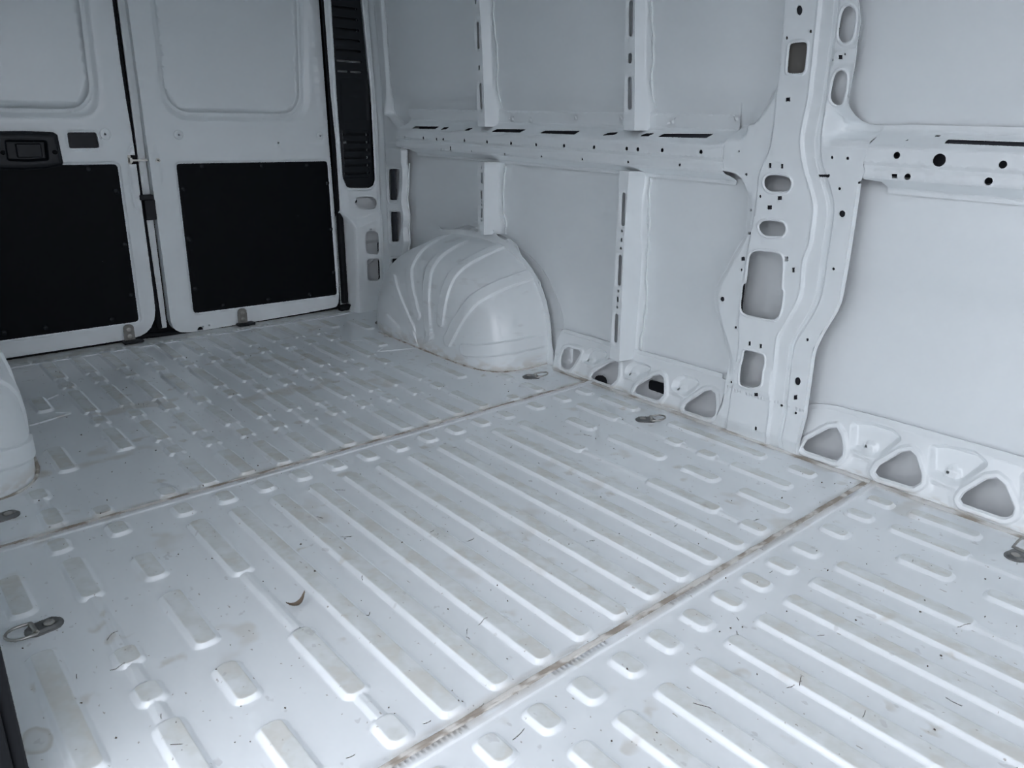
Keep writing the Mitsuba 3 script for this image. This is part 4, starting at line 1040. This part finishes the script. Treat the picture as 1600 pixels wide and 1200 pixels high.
def f_col(u, v):
    y = 0.962 + lean(v)
    edge = col_r(v) - u
    y = y + np.where(v > 0.79, y_skin(u, v) - 0.004 - 0.962 - lean(v), 0.026) * (1 - ss(0.0, np.where(v > 0.79, 0.020, 0.012), edge))
    q = -sd(col_lip, u, v)
    y = y + 0.004 * (1 - ss(0.010, 0.016, q))
    y = y + 0.006 * ss(0.085, 0.065, u) * ss(0.2, 0.3, v)
    y = y - 0.012 * ss(0.66, 0.70, v) * (1 - ss(0.74, 0.78, v)) * ss(0.085, 0.10, u)
    return y


cols = [circle(0.0718, 0.744 + k, 0.003, 8) for k in (0, 0.018)] + [circle(0.075, z, 0.003, 8) for z in (0.49, 0.30, 0.285, 0.12, 1.02, 1.045, 1.30)]
feat = rings_around(col_lip, (0.003, 0.010, 0.013, 0.016), 0.006) + [np.stack([col_r(zz) - o, zz], -1) for o in (0.0015, 0.004, 0.007, 0.010, 0.0125, 0.020)]
put('rear_quarter_column__panel', ply(*sheet(cut(col_poly, col_h + cols), f_col, wall3, 0.010, edge=0.006, extra=feat, rim=0.0025), 'pressing'))
zf = np.arange(0.30, 0.70, 0.01)
fx = col_r(zf) + 0.001
put('rear_quarter_column__edge_flange', fly(tube(np.stack([fx, np.full(len(zf), 0.990), zf], -1), 0.0035, 8), 'paint', True))
note('rear_quarter_column', 'white corner column with a stack of tall rectangular holes, behind the wheel arch', 'column')
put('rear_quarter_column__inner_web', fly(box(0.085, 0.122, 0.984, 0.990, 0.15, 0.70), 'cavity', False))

fold_z = lambda y: np.interp(y, [0.755, 0.777, 0.82, 0.89, 0.951], [0.449, 0.419, 0.402, 0.419, 0.444])


def f_dp(u, v):
    lo = 1 - ss(-0.010, 0.035, v - fold_z(u))
    upx = 0.028 + 0.004 * ss(0.76, 0.79, u)
    low = -0.020 + 0.074 * ss(0.776, 0.815, u) - 0.006 * ss(0.83, 0.96, u)
    x = upx * (1 - lo) + low * lo
    x = x - 0.010 * ss(0.944, 0.958, u - lean(v) * 0.6)
    q = -sd(vent_poly, u, v)
    x = x + 0.004 * ss(0.0, 0.004, q) * (1 - ss(0.006, 0.014, q))
    x = x - 0.003 * (1 - ss(0.104, 0.108, v))
    return x


vent_poly = smooth_poly(T['vent'][:1] + [[0.7598, 0.964], [0.770, 0.62]] + T['vent'][4:8] + [[0.934, 0.605], [0.9268, 0.9927], [0.8989, 1.3478], [0.872, 1.70], [0.742, 1.70]], 0.004)
dp_l = np.array(sorted([[a[1], a[0]] for a in T['dpL'] if a[1] > 0.05]))
zz = np.arange(0.0, 1.745, 0.03)
yl = np.interp(zz, [0.0, 0.36, 0.50, 0.777, 0.963, 1.33, 1.75], [0.757, 0.752, 0.7491, 0.7449, 0.7327, 0.7225, 0.71])
yr = 0.963 + lean(zz)
dp_poly = shapely.Polygon(np.concatenate([np.stack([yl, zz], -1), np.stack([yr, zz], -1)[::-1]]))
dph = [smooth_poly(h, 0.004) for h in T['dpH'][:3]] + [shapely.Polygon(h) for h in T['dpH'][3:]]
yy = np.arange(0.75, 0.97, 0.006)
feat = [np.stack([yy, fold_z(yy) + o], -1) for o in (-0.010, 0.0, 0.010, 0.022, 0.035)] + rings_around(vent_poly, (0.003, 0.006, 0.010, 0.014), 0.008) + [np.stack([np.full(70, y), np.linspace(0.0, 0.45, 70)], -1) for y in (0.776, 0.783, 0.79, 0.797, 0.804, 0.811, 0.818)]
put('rear_pillar__panel', ply(*sheet(cut(dp_poly, dph + [vent_poly]), f_dp, door3, 0.012, edge=0.006, extra=feat, rim=0.003, out=(1, 0, 0)), 'pressing'))
put('rear_pillar__back_plate', ply(*sheet(shapely.box(0.775, 0.0, 0.985, 0.56), lambda u, v: -0.05 + 0.018 * ss(0.30, 0.32, v) + 0.012 * ss(-0.004, 0.004, v - 0.16 - 0.7 * (u - 0.87)) * (1 - ss(0.012, 0.02, v - 0.16 - 0.7 * (u - 0.87))), door3, 0.008, out=(1, 0, 0)), 'paint'), 'inner plate seen through the holes')
note('rear_pillar', 'white rear corner pillar with two rectangular holes, beside the right rear door', 'pillar')
put('rear_pillar__cable_grommet', fly(tube([[-0.035, 0.838, 0.49], [-0.02, 0.842, 0.505], [0.0, 0.846, 0.512]], 0.008, 10), 'black_plastic', True), 'black cable grommet in the oval hole')

# vent trim
def f_vent(u, v):
    x = 0.020 + 0 * u
    pan = shapely.box(0.785, 0.858, 0.918, 1.035)
    x = x - 0.003 * ss(0, 0.003, sd(pan, u, v))
    low = vent_low
    x = x + 0.003 * ss(-0.003, 0.002, sd(low, u, v))
    return x - 0.0016 * ss(0.0, 0.004, 0.006 - np.abs(sd(low.buffer(-0.010), u, v)))


vent_low = smooth_poly([[0.782, 0.618], [0.905, 0.616], [0.925, 0.632], [0.926, 0.800], [0.912, 0.820], [0.782, 0.822]], 0.006)
slots = []
for z in (0.803, 0.770, 0.737, 0.704, 0.671, 0.637):
    slots.append(slot_poly([0.788, z], [0.908, z], 0.0052))
for k in range(10):
    z = 1.062 + 0.0415 * k
    sh0 = -0.06 * (z - 1.06)
    slots.append(slot_poly([0.778 + sh0, z], [0.892 + sh0, z], 0.0042))
vp = cut(vent_poly.buffer(-0.0012), slots)
feat = rings_around(vent_low, (-0.003, 0, 0.003), 0.01) + rings_around(shapely.box(0.785, 0.858, 0.918, 1.035), (-0.003, 0), 0.01)
put('vent_panel__cover', ply(*sheet(vp, f_vent, door3, 0.014, edge=0.006, extra=feat, rim=0.010, out=(1, 0, 0)), 'black_plastic'))
louv = []
for i, z in enumerate((0.803, 0.770, 0.737, 0.704, 0.671, 0.637)):
    put('vent_panel__slot_backing' + num(i), fly(box(-0.004, 0.0, 0.815 if i == 1 else 0.800, 0.912, z - 0.008, z + 0.008), 'black_plastic', False))
for k in range(10):
    z = 1.062 + 0.0415 * k
    if k > 1:
        put('vent_panel__slot_backing' + num(4 + k), fly(box(-0.004, 0.0, 0.768, 0.915 - 0.03 * (z > 1.2), z - 0.008, z + 0.008), 'black_plastic', False))
put('vent_panel__clip', fly(box(0.006, 0.014, 0.829, 0.838, 1.055, 1.072), 'black_plastic', False))
note('vent_panel', 'black plastic louvred vent trim in the rear corner pillar', 'vent')
put('rear_pillar__duct_face', fly(box(-0.030, -0.022, 0.765, 0.95, 0.60, 1.72), 'paint', False), 'white metal showing through the vent slots')

# ---------------------------------------------------------------- rear doors
def panel_frame(poly, width, depth):
    def g(u, v):
        return depth * ss(-0.002, width, sd(poly, u, v))
    return g


d2_win_o = smooth_poly([[0.047, 1.70], [0.047, 0.851], [0.650, 0.851], [0.675, 1.33], [0.685, 1.70]], 0.085)
d2_win_i = smooth_poly([[0.066, 1.68], [0.062, 0.881], [0.615, 0.884], [0.630, 1.33], [0.640, 1.68]], 0.085)
d2_pan = smooth_poly([[0.0712, 0.692], [0.727, 0.690], [0.741, 0.0815], [0.0725, 0.0885]], 0.012)
d2_out = shapely.Polygon(chaikin([[-0.038, 1.76], [-0.0333, 1.258], [-0.030, 0.95], [-0.026, 0.60], [-0.022, 0.30], [-0.022, 0.12], [-0.022, 0.055], [0.0, 0.022], [0.045, 0.013], [0.10, 0.012], [0.72, 0.022], [0.741, 0.035], [0.749, 0.0765], [0.751, 0.265], [0.745, 0.55], [0.737, 0.76], [0.730, 0.96], [0.722, 1.334], [0.712, 1.76]], 1, True))
circ = T['circ']


def door_face(wo, wi, extra_f):
    def f(u, v):
        x = -0.020 + 0 * u
        x = x - 0.012 * ss(-0.006, 0.022, sd(wo, u, v)) - 0.008 * ss(0.0, 0.0035, sd(wi, u, v))
        x = x + 0.0022 * ss(0.0, 0.003, sd(wi.buffer(0.012), u, v)) * (1 - ss(-0.003, 0.0, sd(wi, u, v)))
        return x + extra_f(u, v)
    return f


def ring_mark(u, v, cy, cz, r):
    return -0.0016 * ss(0.003, 0.0, np.abs(np.hypot(u - cy, v - cz) - r))


edge_ridge = lambda u, v: 0.004 * ss(0.0, 0.012, u - 0.694 + 0.055 * (v - 0.9)) * ss(0.80, 0.90, v)
e2 = lambda u, v: ring_mark(u, v, 0.0944, 0.7982, 0.0175) + ring_mark(u, v, 0.698, 0.795, 0.0165) + 0.003 * ss(0.0, 0.003, sd(d2_pad, u, v)) + 0.0022 * ss(0.0, 0.004, sd(d2_clip, u, v)) - 0.004 * ss(-0.004, 0.002, sd(d2_pan.buffer(0.004), u, v)) + edge_ridge(u, v)
d2_pad = smooth_poly([[-0.05, 0.755], [0.003, 0.765], [0.012, 0.635], [0.006, 0.622], [-0.05, 0.640]], 0.004)
d2_clip = smooth_poly([[0.486, 0.745], [0.516, 0.745], [0.516, 0.80], [0.486, 0.80]], 0.004)
d2_holes = [circle(0.0944, 0.7982, 0.0042, 10), circle(0.698, 0.795, 0.0045, 10), circle(0.4994, 0.7671, 0.0045, 10), circle(0.004, 0.705, 0.006, 12), circle(0.1056, 0.0292, 0.0045, 10), circle(0.1313, 0.030, 0.0045, 10), shapely.Polygon(circle(0.093, 0.017, 0.013, 14)).intersection(shapely.box(-1, 0.0145, 2, 1))]
feat = rings_around(d2_win_o, (0.005, -0.004, -0.012, -0.020), 0.012) + rings_around(d2_win_i, (0.014, 0.0115, 0.003, 0.0, -0.0015, -0.003), 0.010) + rings_around(d2_pan, (0.008, 0.006, 0.003), 0.012) + rings_around(d2_pad, (0.0, -0.003), 0.006) + rings_around(d2_clip, (0.0, -0.004), 0.006)
for cy, cz, r in ((0.0944, 0.7982, 0.0175), (0.698, 0.795, 0.0165)):
    feat += [circle(cy, cz, r + o, 24) for o in (-0.003, -0.001, 0.001, 0.003)]
put('door_1__inner_panel', ply(*sheet(cut(d2_out, d2_holes), door_face(d2_win_o, d2_win_i, e2), door3, 0.02, edge=0.010, extra=feat, rim=0.045, out=(1, 0, 0)), 'paint'))
note('door_1', 'right white rear door with a large black lower trim panel', 'door', kind='structure')

d1_win_o = smooth_poly([[-0.150, 1.70], [-0.1604, 1.245], [-0.170, 0.855], [-0.70, 0.853], [-0.72, 1.70]], 0.085)
d1_win_i = smooth_poly([[-0.180, 1.68], [-0.1886, 1.242], [-0.1975, 0.884], [-0.67, 0.883], [-0.69, 1.68]], 0.085)
d1_pan = smooth_poly([[-0.1395, 0.6945], [-0.1405, 0.087], [-0.735, 0.087], [-0.735, 0.6975]], 0.014)
d1_out = shapely.Polygon(chaikin([[-0.082, 1.76], [-0.084, 1.25], [-0.0845, 0.98], [-0.075, 0.765], [-0.0755, 0.55], [-0.074, 0.20], [-0.0766, 0.10], [-0.108, 0.045], [-0.156, 0.0243], [-0.25, 0.022], [-0.70, 0.022], [-0.74, 0.03], [-0.752, 0.08], [-0.755, 0.4], [-0.735, 1.0], [-0.712, 1.76]], 1, True))
d1_rect = smooth_poly([[-0.2935, 0.806], [-0.196, 0.806], [-0.193, 0.7515], [-0.294, 0.7505]], 0.008)
hd_poly = smooth_poly([[-0.600, 0.695], [-0.605, 0.802], [-0.53, 0.808], [-0.434, 0.810], [-0.342, 0.807], [-0.329, 0.799], [-0.3245, 0.702], [-0.331, 0.692], [-0.381, 0.683], [-0.4545, 0.680], [-0.53, 0.684]], 0.008)
hdi_poly = smooth_poly([[-0.492, 0.779], [-0.369, 0.778], [-0.372, 0.715], [-0.430, 0.711], [-0.494, 0.715]], 0.006)
latch_hole = shapely.box(-0.103, 0.692, -0.0735, 0.7255)
d1_pan_vis = d1_pan.union(hd_poly.buffer(-0.004))
arcpad = shapely.Polygon(chaikin([[-0.105, 0.76], [-0.105, 0.56], [-0.095, 0.52], [-0.06, 0.50], [-0.05, 0.76]], 2, True))
e1 = lambda u, v: ring_mark(u, v, -0.1687, 0.8003, 0.0195) - 0.004 * ss(-0.004, 0.002, sd(d1_pan.buffer(0.006), u, v)) - 0.003 * ss(-0.012, 0.0, sd(d1_rect, u, v)) - 0.0015 * ss(0.003, 0.0, np.abs(sd(arcpad, u, v)))
feat = rings_around(d1_win_o, (0.005, -0.004, -0.012, -0.020), 0.012) + rings_around(d1_win_i, (0.014, 0.0115, 0.003, 0.0, -0.0015, -0.003), 0.010) + rings_around(d1_pan, (0.010, 0.008, 0.005), 0.012) + rings_around(d1_rect, (0.012, 0.008, 0.004), 0.008) + rings_around(arcpad, (-0.002, 0.0, 0.002), 0.008)
feat += [circle(-0.1687, 0.8003, 0.0195 + o, 24) for o in (-0.003, -0.001, 0.001, 0.003)]
put('door_2__inner_panel', ply(*sheet(cut(d1_out, [circle(-0.1687, 0.8003, 0.0045, 10), d1_rect, latch_hole]), door_face(d1_win_o, d1_win_i, e1), door3, 0.02, edge=0.010, extra=feat, rim=0.045, out=(1, 0, 0)), 'paint'))
note('door_2', 'left white rear door with the black inside handle', 'door', kind='structure')
put('door_2__access_cover', fly(box(-0.045, -0.036, -0.31, -0.18, 0.735, 0.82), 'black_plastic', False), 'black cover behind the rectangular opening')
put('door_2__latch', fly(cat(box(-0.055, -0.045, -0.115, -0.070, 0.685, 0.735), box(-0.04, -0.026, -0.090, -0.030, 0.702, 0.709), box(-0.04, -0.026, -0.094, -0.085, 0.697, 0.715)), 'steel', False), 'metal latch at the door edge')
put('door_1__striker_bolt', fly(trimesh.creation.annulus(0.0035, 0.0085, 0.004, sections=20).apply_transform([[0, 0, 1, -0.016], [1, 0, 0, 0.004], [0, 1, 0, 0.705], [0, 0, 0, 1]]), 'steel', 30))


def snap_button(cy, cz, x):
    m = trimesh.creation.revolve([[0, 0.0035], [0.005, 0.003], [0.0085, 0.001], [0.009, 0.0]], sections=20)
    return m.apply_transform([[0, 0, 1, x], [1, 0, 0, cy], [0, 1, 0, cz], [0, 0, 0, 1]])


def trim_panel(key, poly, buttons, label):
    f = lambda u, v: -0.0205 - 0.004 * (1 - ss(0.0, 0.008, sd(poly, u, v)))
    put(key, ply(*sheet(poly, f, door3, 0.03, edge=0.010, extra=rings_around(poly, (-0.002, -0.004, -0.008), 0.012), rim=0.006, out=(1, 0, 0)), 'trim_black'), label)
    for i, (cy, cz) in enumerate(buttons):
        put(key + '__button' + num(i), fly(snap_button(cy, cz, -0.0205), 'black_plastic', 40))


trim_panel('door_1__trim_panel', d2_pan, T['snap2'] + [[0.085, 0.40], [0.72, 0.595], [0.725, 0.39], [0.727, 0.19], [0.40, 0.105], [0.60, 0.103], [0.20, 0.107], [0.42, 0.675]], 'black textured lower trim panel')
trim_panel('door_2__trim_panel', d1_pan, T['snap1'] + [[-0.60, 0.115], [-0.72, 0.6], [-0.72, 0.4], [-0.72, 0.2]], 'black textured lower trim panel')


def f_handle(u, v):
    x = 0.006 + 0.004 * ss(0.0, 0.02, sd(hd_poly, u, v)) - 0.010 * (1 - ss(0.0, 0.010, sd(hd_poly, u, v)))
    return x - 0.022 * ss(-0.004, 0.006, sd(hdi_poly, u, v))


put('door_2__handle_bezel', ply(*sheet(hd_poly, f_handle, door3, 0.012, edge=0.008, extra=rings_around(hd_poly, (-0.003, -0.006, -0.010, -0.015, -0.02), 0.010) + rings_around(hdi_poly, (0.004, 0.001, -0.003, -0.006), 0.008), rim=0.026, out=(1, 0, 0)), 'black_plastic'), 'black plastic handle surround')
put('door_2__handle_bezel__lever', fly(box(-0.016, -0.002, -0.462, -0.385, 0.722, 0.768, 0.004), 'black_plastic', 40), 'pull lever in the recess')
for i, cy in enumerate((-0.505, -0.349)):
    put('door_2__handle_bezel__screw' + num(i), fly(snap_button(cy, 0.74, 0.0085).apply_scale([1, 1, 1]), 'trim_black', 40))
# flange of door 1 behind the centre gap, with the black bump stop
put('door_1__edge_step', fly(cat(box(-0.062, -0.052, -0.057, -0.03, 0.04, 1.73)), 'paint', False), 'stepped edge of the door')
put('door_1__bump_stop', fly(cat(box(-0.050, -0.012, -0.066, -0.026, 0.482, 0.560, 0.004), box(-0.045, -0.008, -0.080, -0.030, 0.558, 0.578, 0.004)), 'black_plastic', 40), 'black rubber bump stop')


def catch(key, y0, label):
    pl = smooth_poly([[y0 - 0.0195, 0.016], [y0 + 0.0195, 0.016], [y0 + 0.0195, 0.085], [y0 - 0.0195, 0.085]], 0.016).union(shapely.box(y0 - 0.0195, 0.012, y0 + 0.0195, 0.04))
    put(key + '__plate', ply(*sheet(pl, lambda u, v: -0.008 + 0 * u, door3, 0.01, edge=0.004, rim=0.006, out=(1, 0, 0)), 'grey_steel'))
    for i, z in enumerate((0.065, 0.038)):
        b = trimesh.creation.revolve([[0, 0.006], [0.004, 0.006], [0.0045, 0.0035], [0.0085, 0.003], [0.009, 0.0]], sections=20)
        put(key + '__bolt' + num(i), fly(b.apply_transform([[0, 0, 1, -0.008], [1, 0, 0, y0], [0, 1, 0, z], [0, 0, 0, 1]]), 'steel', 40))
    put(key + '__base', fly(box(-0.020, 0.020, y0 - 0.030, y0 + 0.045, 0.0125, 0.0225, 0.004), 'black_plastic', 40), 'black plastic base')
    note(key, label, 'door catch')


catch('door_catch', -0.1875, 'small metal catch with two bolts at the foot of the left rear door')
catch('door_catch_001', 0.274, 'small metal catch with two bolts at the foot of the right rear door')

# rubber seal round the rear opening, the black gap between the doors and the sill plate
seal = [[-0.004, 0.7305, 1.75], [-0.004, 0.742, 1.33], [-0.004, 0.752, 0.96], [-0.004, 0.759, 0.77], [-0.004, 0.761, 0.56], [-0.004, 0.764, 0.35], [-0.004, 0.768, 0.14], [-0.004, 0.768, 0.045]]
side = spline(seal, 2)
put('door_seal__right_side', fly(tube(side, 0.0165, 12), 'rubber', True))
put('door_seal__left_side', fly(tube(side * [1, -1, 1], 0.0165, 12), 'rubber', True))
put('door_seal__foot', fly(cat(tube([[-0.004, 0.74, 0.02], [-0.004, 0.785, 0.022], [0.002, 0.79, 0.018]], 0.017, 12), tube([[-0.040, -0.755, 0.020], [-0.040, -0.11, 0.022], [-0.040, 0.0, 0.012], [-0.040, 0.2, 0.012], [-0.040, 0.35, 0.018], [-0.036, 0.76, 0.024]], 0.012, 10)), 'rubber', True))
note('door_seal', 'black rubber seal around the rear door opening', 'door seal')
put('door_gap_seal', fly(cat(box(-0.085, -0.070, -0.12, 0.0, 0.0, 1.73), tube([[-0.045, -0.082, 1.75], [-0.045, -0.0775, 0.9], [-0.045, -0.070, 0.55], [-0.045, -0.064, 0.2], [-0.045, -0.062, 0.045]], 0.011, 10)), 'rubber', 40), 'black rubber strip in the gap between the two rear doors', 'door seal')
sp = shapely.Polygon([[-0.06, -0.80], [0.050, -0.80], [0.044, -0.62], [0.044, 0.0], [0.034, 0.30], [0.044, 0.60], [0.030, 0.80], [-0.06, 0.80]])
scz = lambda u, v: 0.0032 + 0.0066 * (1 - ss(-0.009, -0.002, u - th_x(v))) + 0.003 * ss(-0.020, -0.016, u - th_x(v)) * (1 - ss(-0.009, -0.004, u - th_x(v))) * ss(-0.62, -0.58, v) * (1 - ss(0.27, 0.31, v))
th_x = lambda v: np.interp(v, [-0.80, -0.62, 0.0, 0.30, 0.60, 0.80], [0.050, 0.044, 0.044, 0.034, 0.044, 0.030])
put('floor__threshold', ply(*sheet(sp, scz, floor3, 0.01, edge=0.008, out=(0, 0, 1), rim=0.004), 'floor_paint'), 'threshold plate under the rear doors')

# ---------------------------------------------------------------- tie-down rings, leaf, step trim
def tie_down(key, x, y, sgn, label, turn=0.0, lift=0.12):
    """A pressed oval plate with a D ring; the ring lies towards the wall (sgn)."""
    Tm = trimesh.transformations.rotation_matrix(turn if sgn > 0 else math.pi + turn, [0, 0, 1])
    Tm[:3, 3] = [x, y, 0.001]
    pl = shapely.LineString([(0, -0.012), (0, 0.010)]).buffer(0.021, quad_segs=10)
    pr = lambda u, v: 0.0075 - 0.0055 * (1 - ss(0.0, 0.008, sd(pl, u, v))) - 0.003 * ss(0.014, 0.010, np.hypot(u, v + 0.010))
    v, f, n = sheet(pl, pr, floor3, 0.004, edge=0.003, extra=rings_around(pl, (-0.002, -0.004, -0.006, -0.008), 0.004), out=(0, 0, 1), rim=0.003)
    v = v @ Tm[:3, :3].T + Tm[:3, 3]
    n = n @ Tm[:3, :3].T
    put(key + '__plate', ply(v, f, n, 'dark_steel'))
    bolt = trimesh.creation.revolve([[0, 0.0085], [0.006, 0.0085], [0.0095, 0.0065], [0.010, 0.003]], sections=24)
    put(key + '__bolt', fly(bolt.apply_translation([0, -0.010, 0]).apply_transform(Tm), 'dull_steel', 40))
    w = np.linspace(0.0, np.pi, 22)
    dpath = np.concatenate([[[-0.021, 0.0, 0], [-0.0215, 0.012, 0]], np.stack([-0.0215 * np.cos(w) ** 1.0, 0.020 + 0.024 * np.sin(w), 0 * w], -1), [[0.0215, 0.012, 0], [0.021, 0.0, 0]], np.stack([np.linspace(0.015, -0.015, 6), np.zeros(6), np.zeros(6)], -1)])
    rg = tube(dpath, 0.0028, 10, closed=True)
    rg.apply_transform(trimesh.transformations.rotation_matrix(lift, [1, 0, 0]))
    rg.apply_translation([0, 0.016, 0.0062])
    put(key + '__ring', fly(rg.apply_transform(Tm), 'steel', True))
    hinge = tube([[-0.017, 0.016, 0.0062], [0.017, 0.016, 0.0062]], 0.005, 10)
    put(key + '__hinge', fly(hinge.apply_transform(Tm), 'steel', 40))
    note(key, label, 'tie-down ring')


tie_down('tie_down_ring', 1.768, -0.848, -1, 'steel tie-down ring on the floor at the left, near the black step trim', 0.10, 0.06)
tie_down('tie_down_ring_001', 1.262, -0.828, -1, 'steel tie-down ring cut by the left photo edge, in front of the left wheel arch', 0.1, 0.0)
tie_down('tie_down_ring_002', 1.783, 0.826, 1, 'steel tie-down ring on the floor below the sill panel with three triangular holes', -0.75, 0.15)
tie_down('tie_down_ring_003', 2.824, 0.852, 1, 'steel tie-down ring cut by the right photo edge', -0.2, 0.55)
tie_down('tie_down_ring_004', 1.25, 0.822, 1, 'steel tie-down ring on the floor in front of the right wheel arch', -0.6, 0.2)
tie_down('tie_down_ring_005', 0.272, 0.800, 1, 'dark tie-down ring half hidden behind the right wheel arch', -0.4, 0.1)

lw = np.linspace(0, 1, 16)
spine = np.stack([1.995 + 0.004 * lw + 0.010 * np.sin(lw * 3), -0.485 + 0.036 * lw, 0.010 + 0.012 * (lw - 0.35) ** 2 * 4], -1)
wid = 0.0062 * np.sin(np.pi * np.clip(lw * 0.92 + 0.06, 0, 1)) ** 0.8 + 0.0004
lv = np.concatenate([spine + np.stack([wid, 0 * wid, 0.6 * wid], -1), spine, spine + np.stack([-wid, 0 * wid, 0.5 * wid], -1)])
ii = np.arange(15)
lf = np.concatenate([np.stack([a * 16 + ii, a * 16 + ii + 1, (a + 1) * 16 + ii], -1) for a in (0, 1)] + [np.stack([a * 16 + ii + 1, (a + 1) * 16 + ii + 1, (a + 1) * 16 + ii], -1) for a in (0, 1)])
lt = np.concatenate([lv, lv + [0, 0, 0.0008]])
put('leaf', fly(trimesh.Trimesh(lt, np.concatenate([lf[:, ::-1], lf + 48]), process=False), 'leaf_brown', True), 'small curled dry brown leaf scrap on the middle floor panel', 'leaf')

rng = np.random.default_rng(11)
crumbs = []
hairs = []
for _ in range(420):
    x, y = rng.uniform(0.15, 3.1), rng.uniform(-0.9, 0.93)
    s = rng.uniform(0.0006, 0.0019)
    m = trimesh.creation.icosphere(0, s)
    m.vertices = m.vertices * rng.uniform(0.5, 1.5, 3)
    zf = float(max(rib_height(rib_shapes(r), np.array([x]), np.array([y]))[0] for r in ALLRIBS if abs(r['y'] - y) < 0.04) if any(abs(r['y'] - y) < 0.04 for r in ALLRIBS) else 0)
    crumbs.append(m.apply_translation([x, y, zf + s * 0.4]))
put('floor__crumbs', fly(cat(*crumbs), 'crumb', False), 'scattered dark grit and crumbs', kind='stuff')
for _ in range(46):
    x, y = rng.uniform(1.5, 3.0), rng.uniform(-0.85, 0.7)
    a, ln, cu = rng.uniform(0, 6.28), rng.uniform(0.008, 0.03), rng.uniform(-2, 2)
    t = np.linspace(0, 1, 7)
    hx = x + ln * t * np.cos(a) - cu * 0.004 * t * t * np.sin(a)
    hy = y + ln * t * np.sin(a) + cu * 0.004 * t * t * np.cos(a)
    near = [r for r in ALLRIBS if abs(r['y'] - y) < 0.06]
    hz = np.max([rib_height(rib_shapes(r), hx, hy) for r in near], 0) if near else 0 * hx
    hairs.append(tube(np.stack([hx, hy, hz + 0.0006], -1), 0.00045, 5))
put('floor__grass_hairs', fly(cat(*hairs), 'crumb', True), 'scattered fine grass and hair bits', kind='stuff')

# the side door's rear jamb, just beside the camera: black rubber seal on a white jamb
jz = np.arange(-0.03, 1.56, 0.03)
put('side_door_seal__bulb', fly(tube(np.stack([np.full(len(jz), 2.19), np.full(len(jz), JAMB_Y), jz], -1), 0.011, 14), 'rubber', True))
put('side_door_seal__lip', fly(tube(np.stack([np.full(len(jz), 2.205), np.full(len(jz), JAMB_Y - 0.014), jz], -1), 0.0085, 12), 'rubber', True))
note('side_door_seal', 'black rubber seal of the side door opening, at the left edge of the photo', 'door seal')

# ---------------------------------------------------------------- the rest of the body: left side with the open sliding door, roof, cab
left = cut(shapely.box(-0.095, -0.30, 4.02, 1.80), [smooth_poly([[2.205, -0.5], [2.205, 1.64], [3.55, 1.64], [3.55, -0.5]], 0.06)])
put('wall_left', ply(*sheet(left, lambda u, v: -(1.016 + lean(v)), wall3, 0.08, out=(0, 1, 0), rim=0.03), 'paint'), 'white left side wall with the open sliding door', kind='structure')
put('ceiling', fly(box(-0.10, 4.02, -1.0, 1.0, 1.74, 1.76), 'paint', False), 'white van roof', kind='structure')
wf = cut(shapely.box(-1.02, -0.3, 1.02, 1.80), [shapely.box(*CAB)])
put('wall_front', ply(*sheet(wf, lambda u, v: 4.00 + 0 * u, door3, 0.1, out=(-1, 0, 0), rim=0.02), 'cab_grey'), 'front end of the load space with the cab opening', kind='structure')
put('wall_rear', fly(box(-0.10, -0.088, -1.04, 1.04, -0.2, 1.77), 'rubber', False), 'outer skin of the rear end', kind='structure')
put('wall_left__jamb', fly(box(2.07, 2.20, -1.012, JAMB_Y - 0.012, -0.02, 1.74, 0.01), 'paint', 40))
put('ground', fly(box(-12, 14, -14, 12, -0.62, -0.60), 'asphalt', False), 'grey tarmac outside the van', kind='structure')
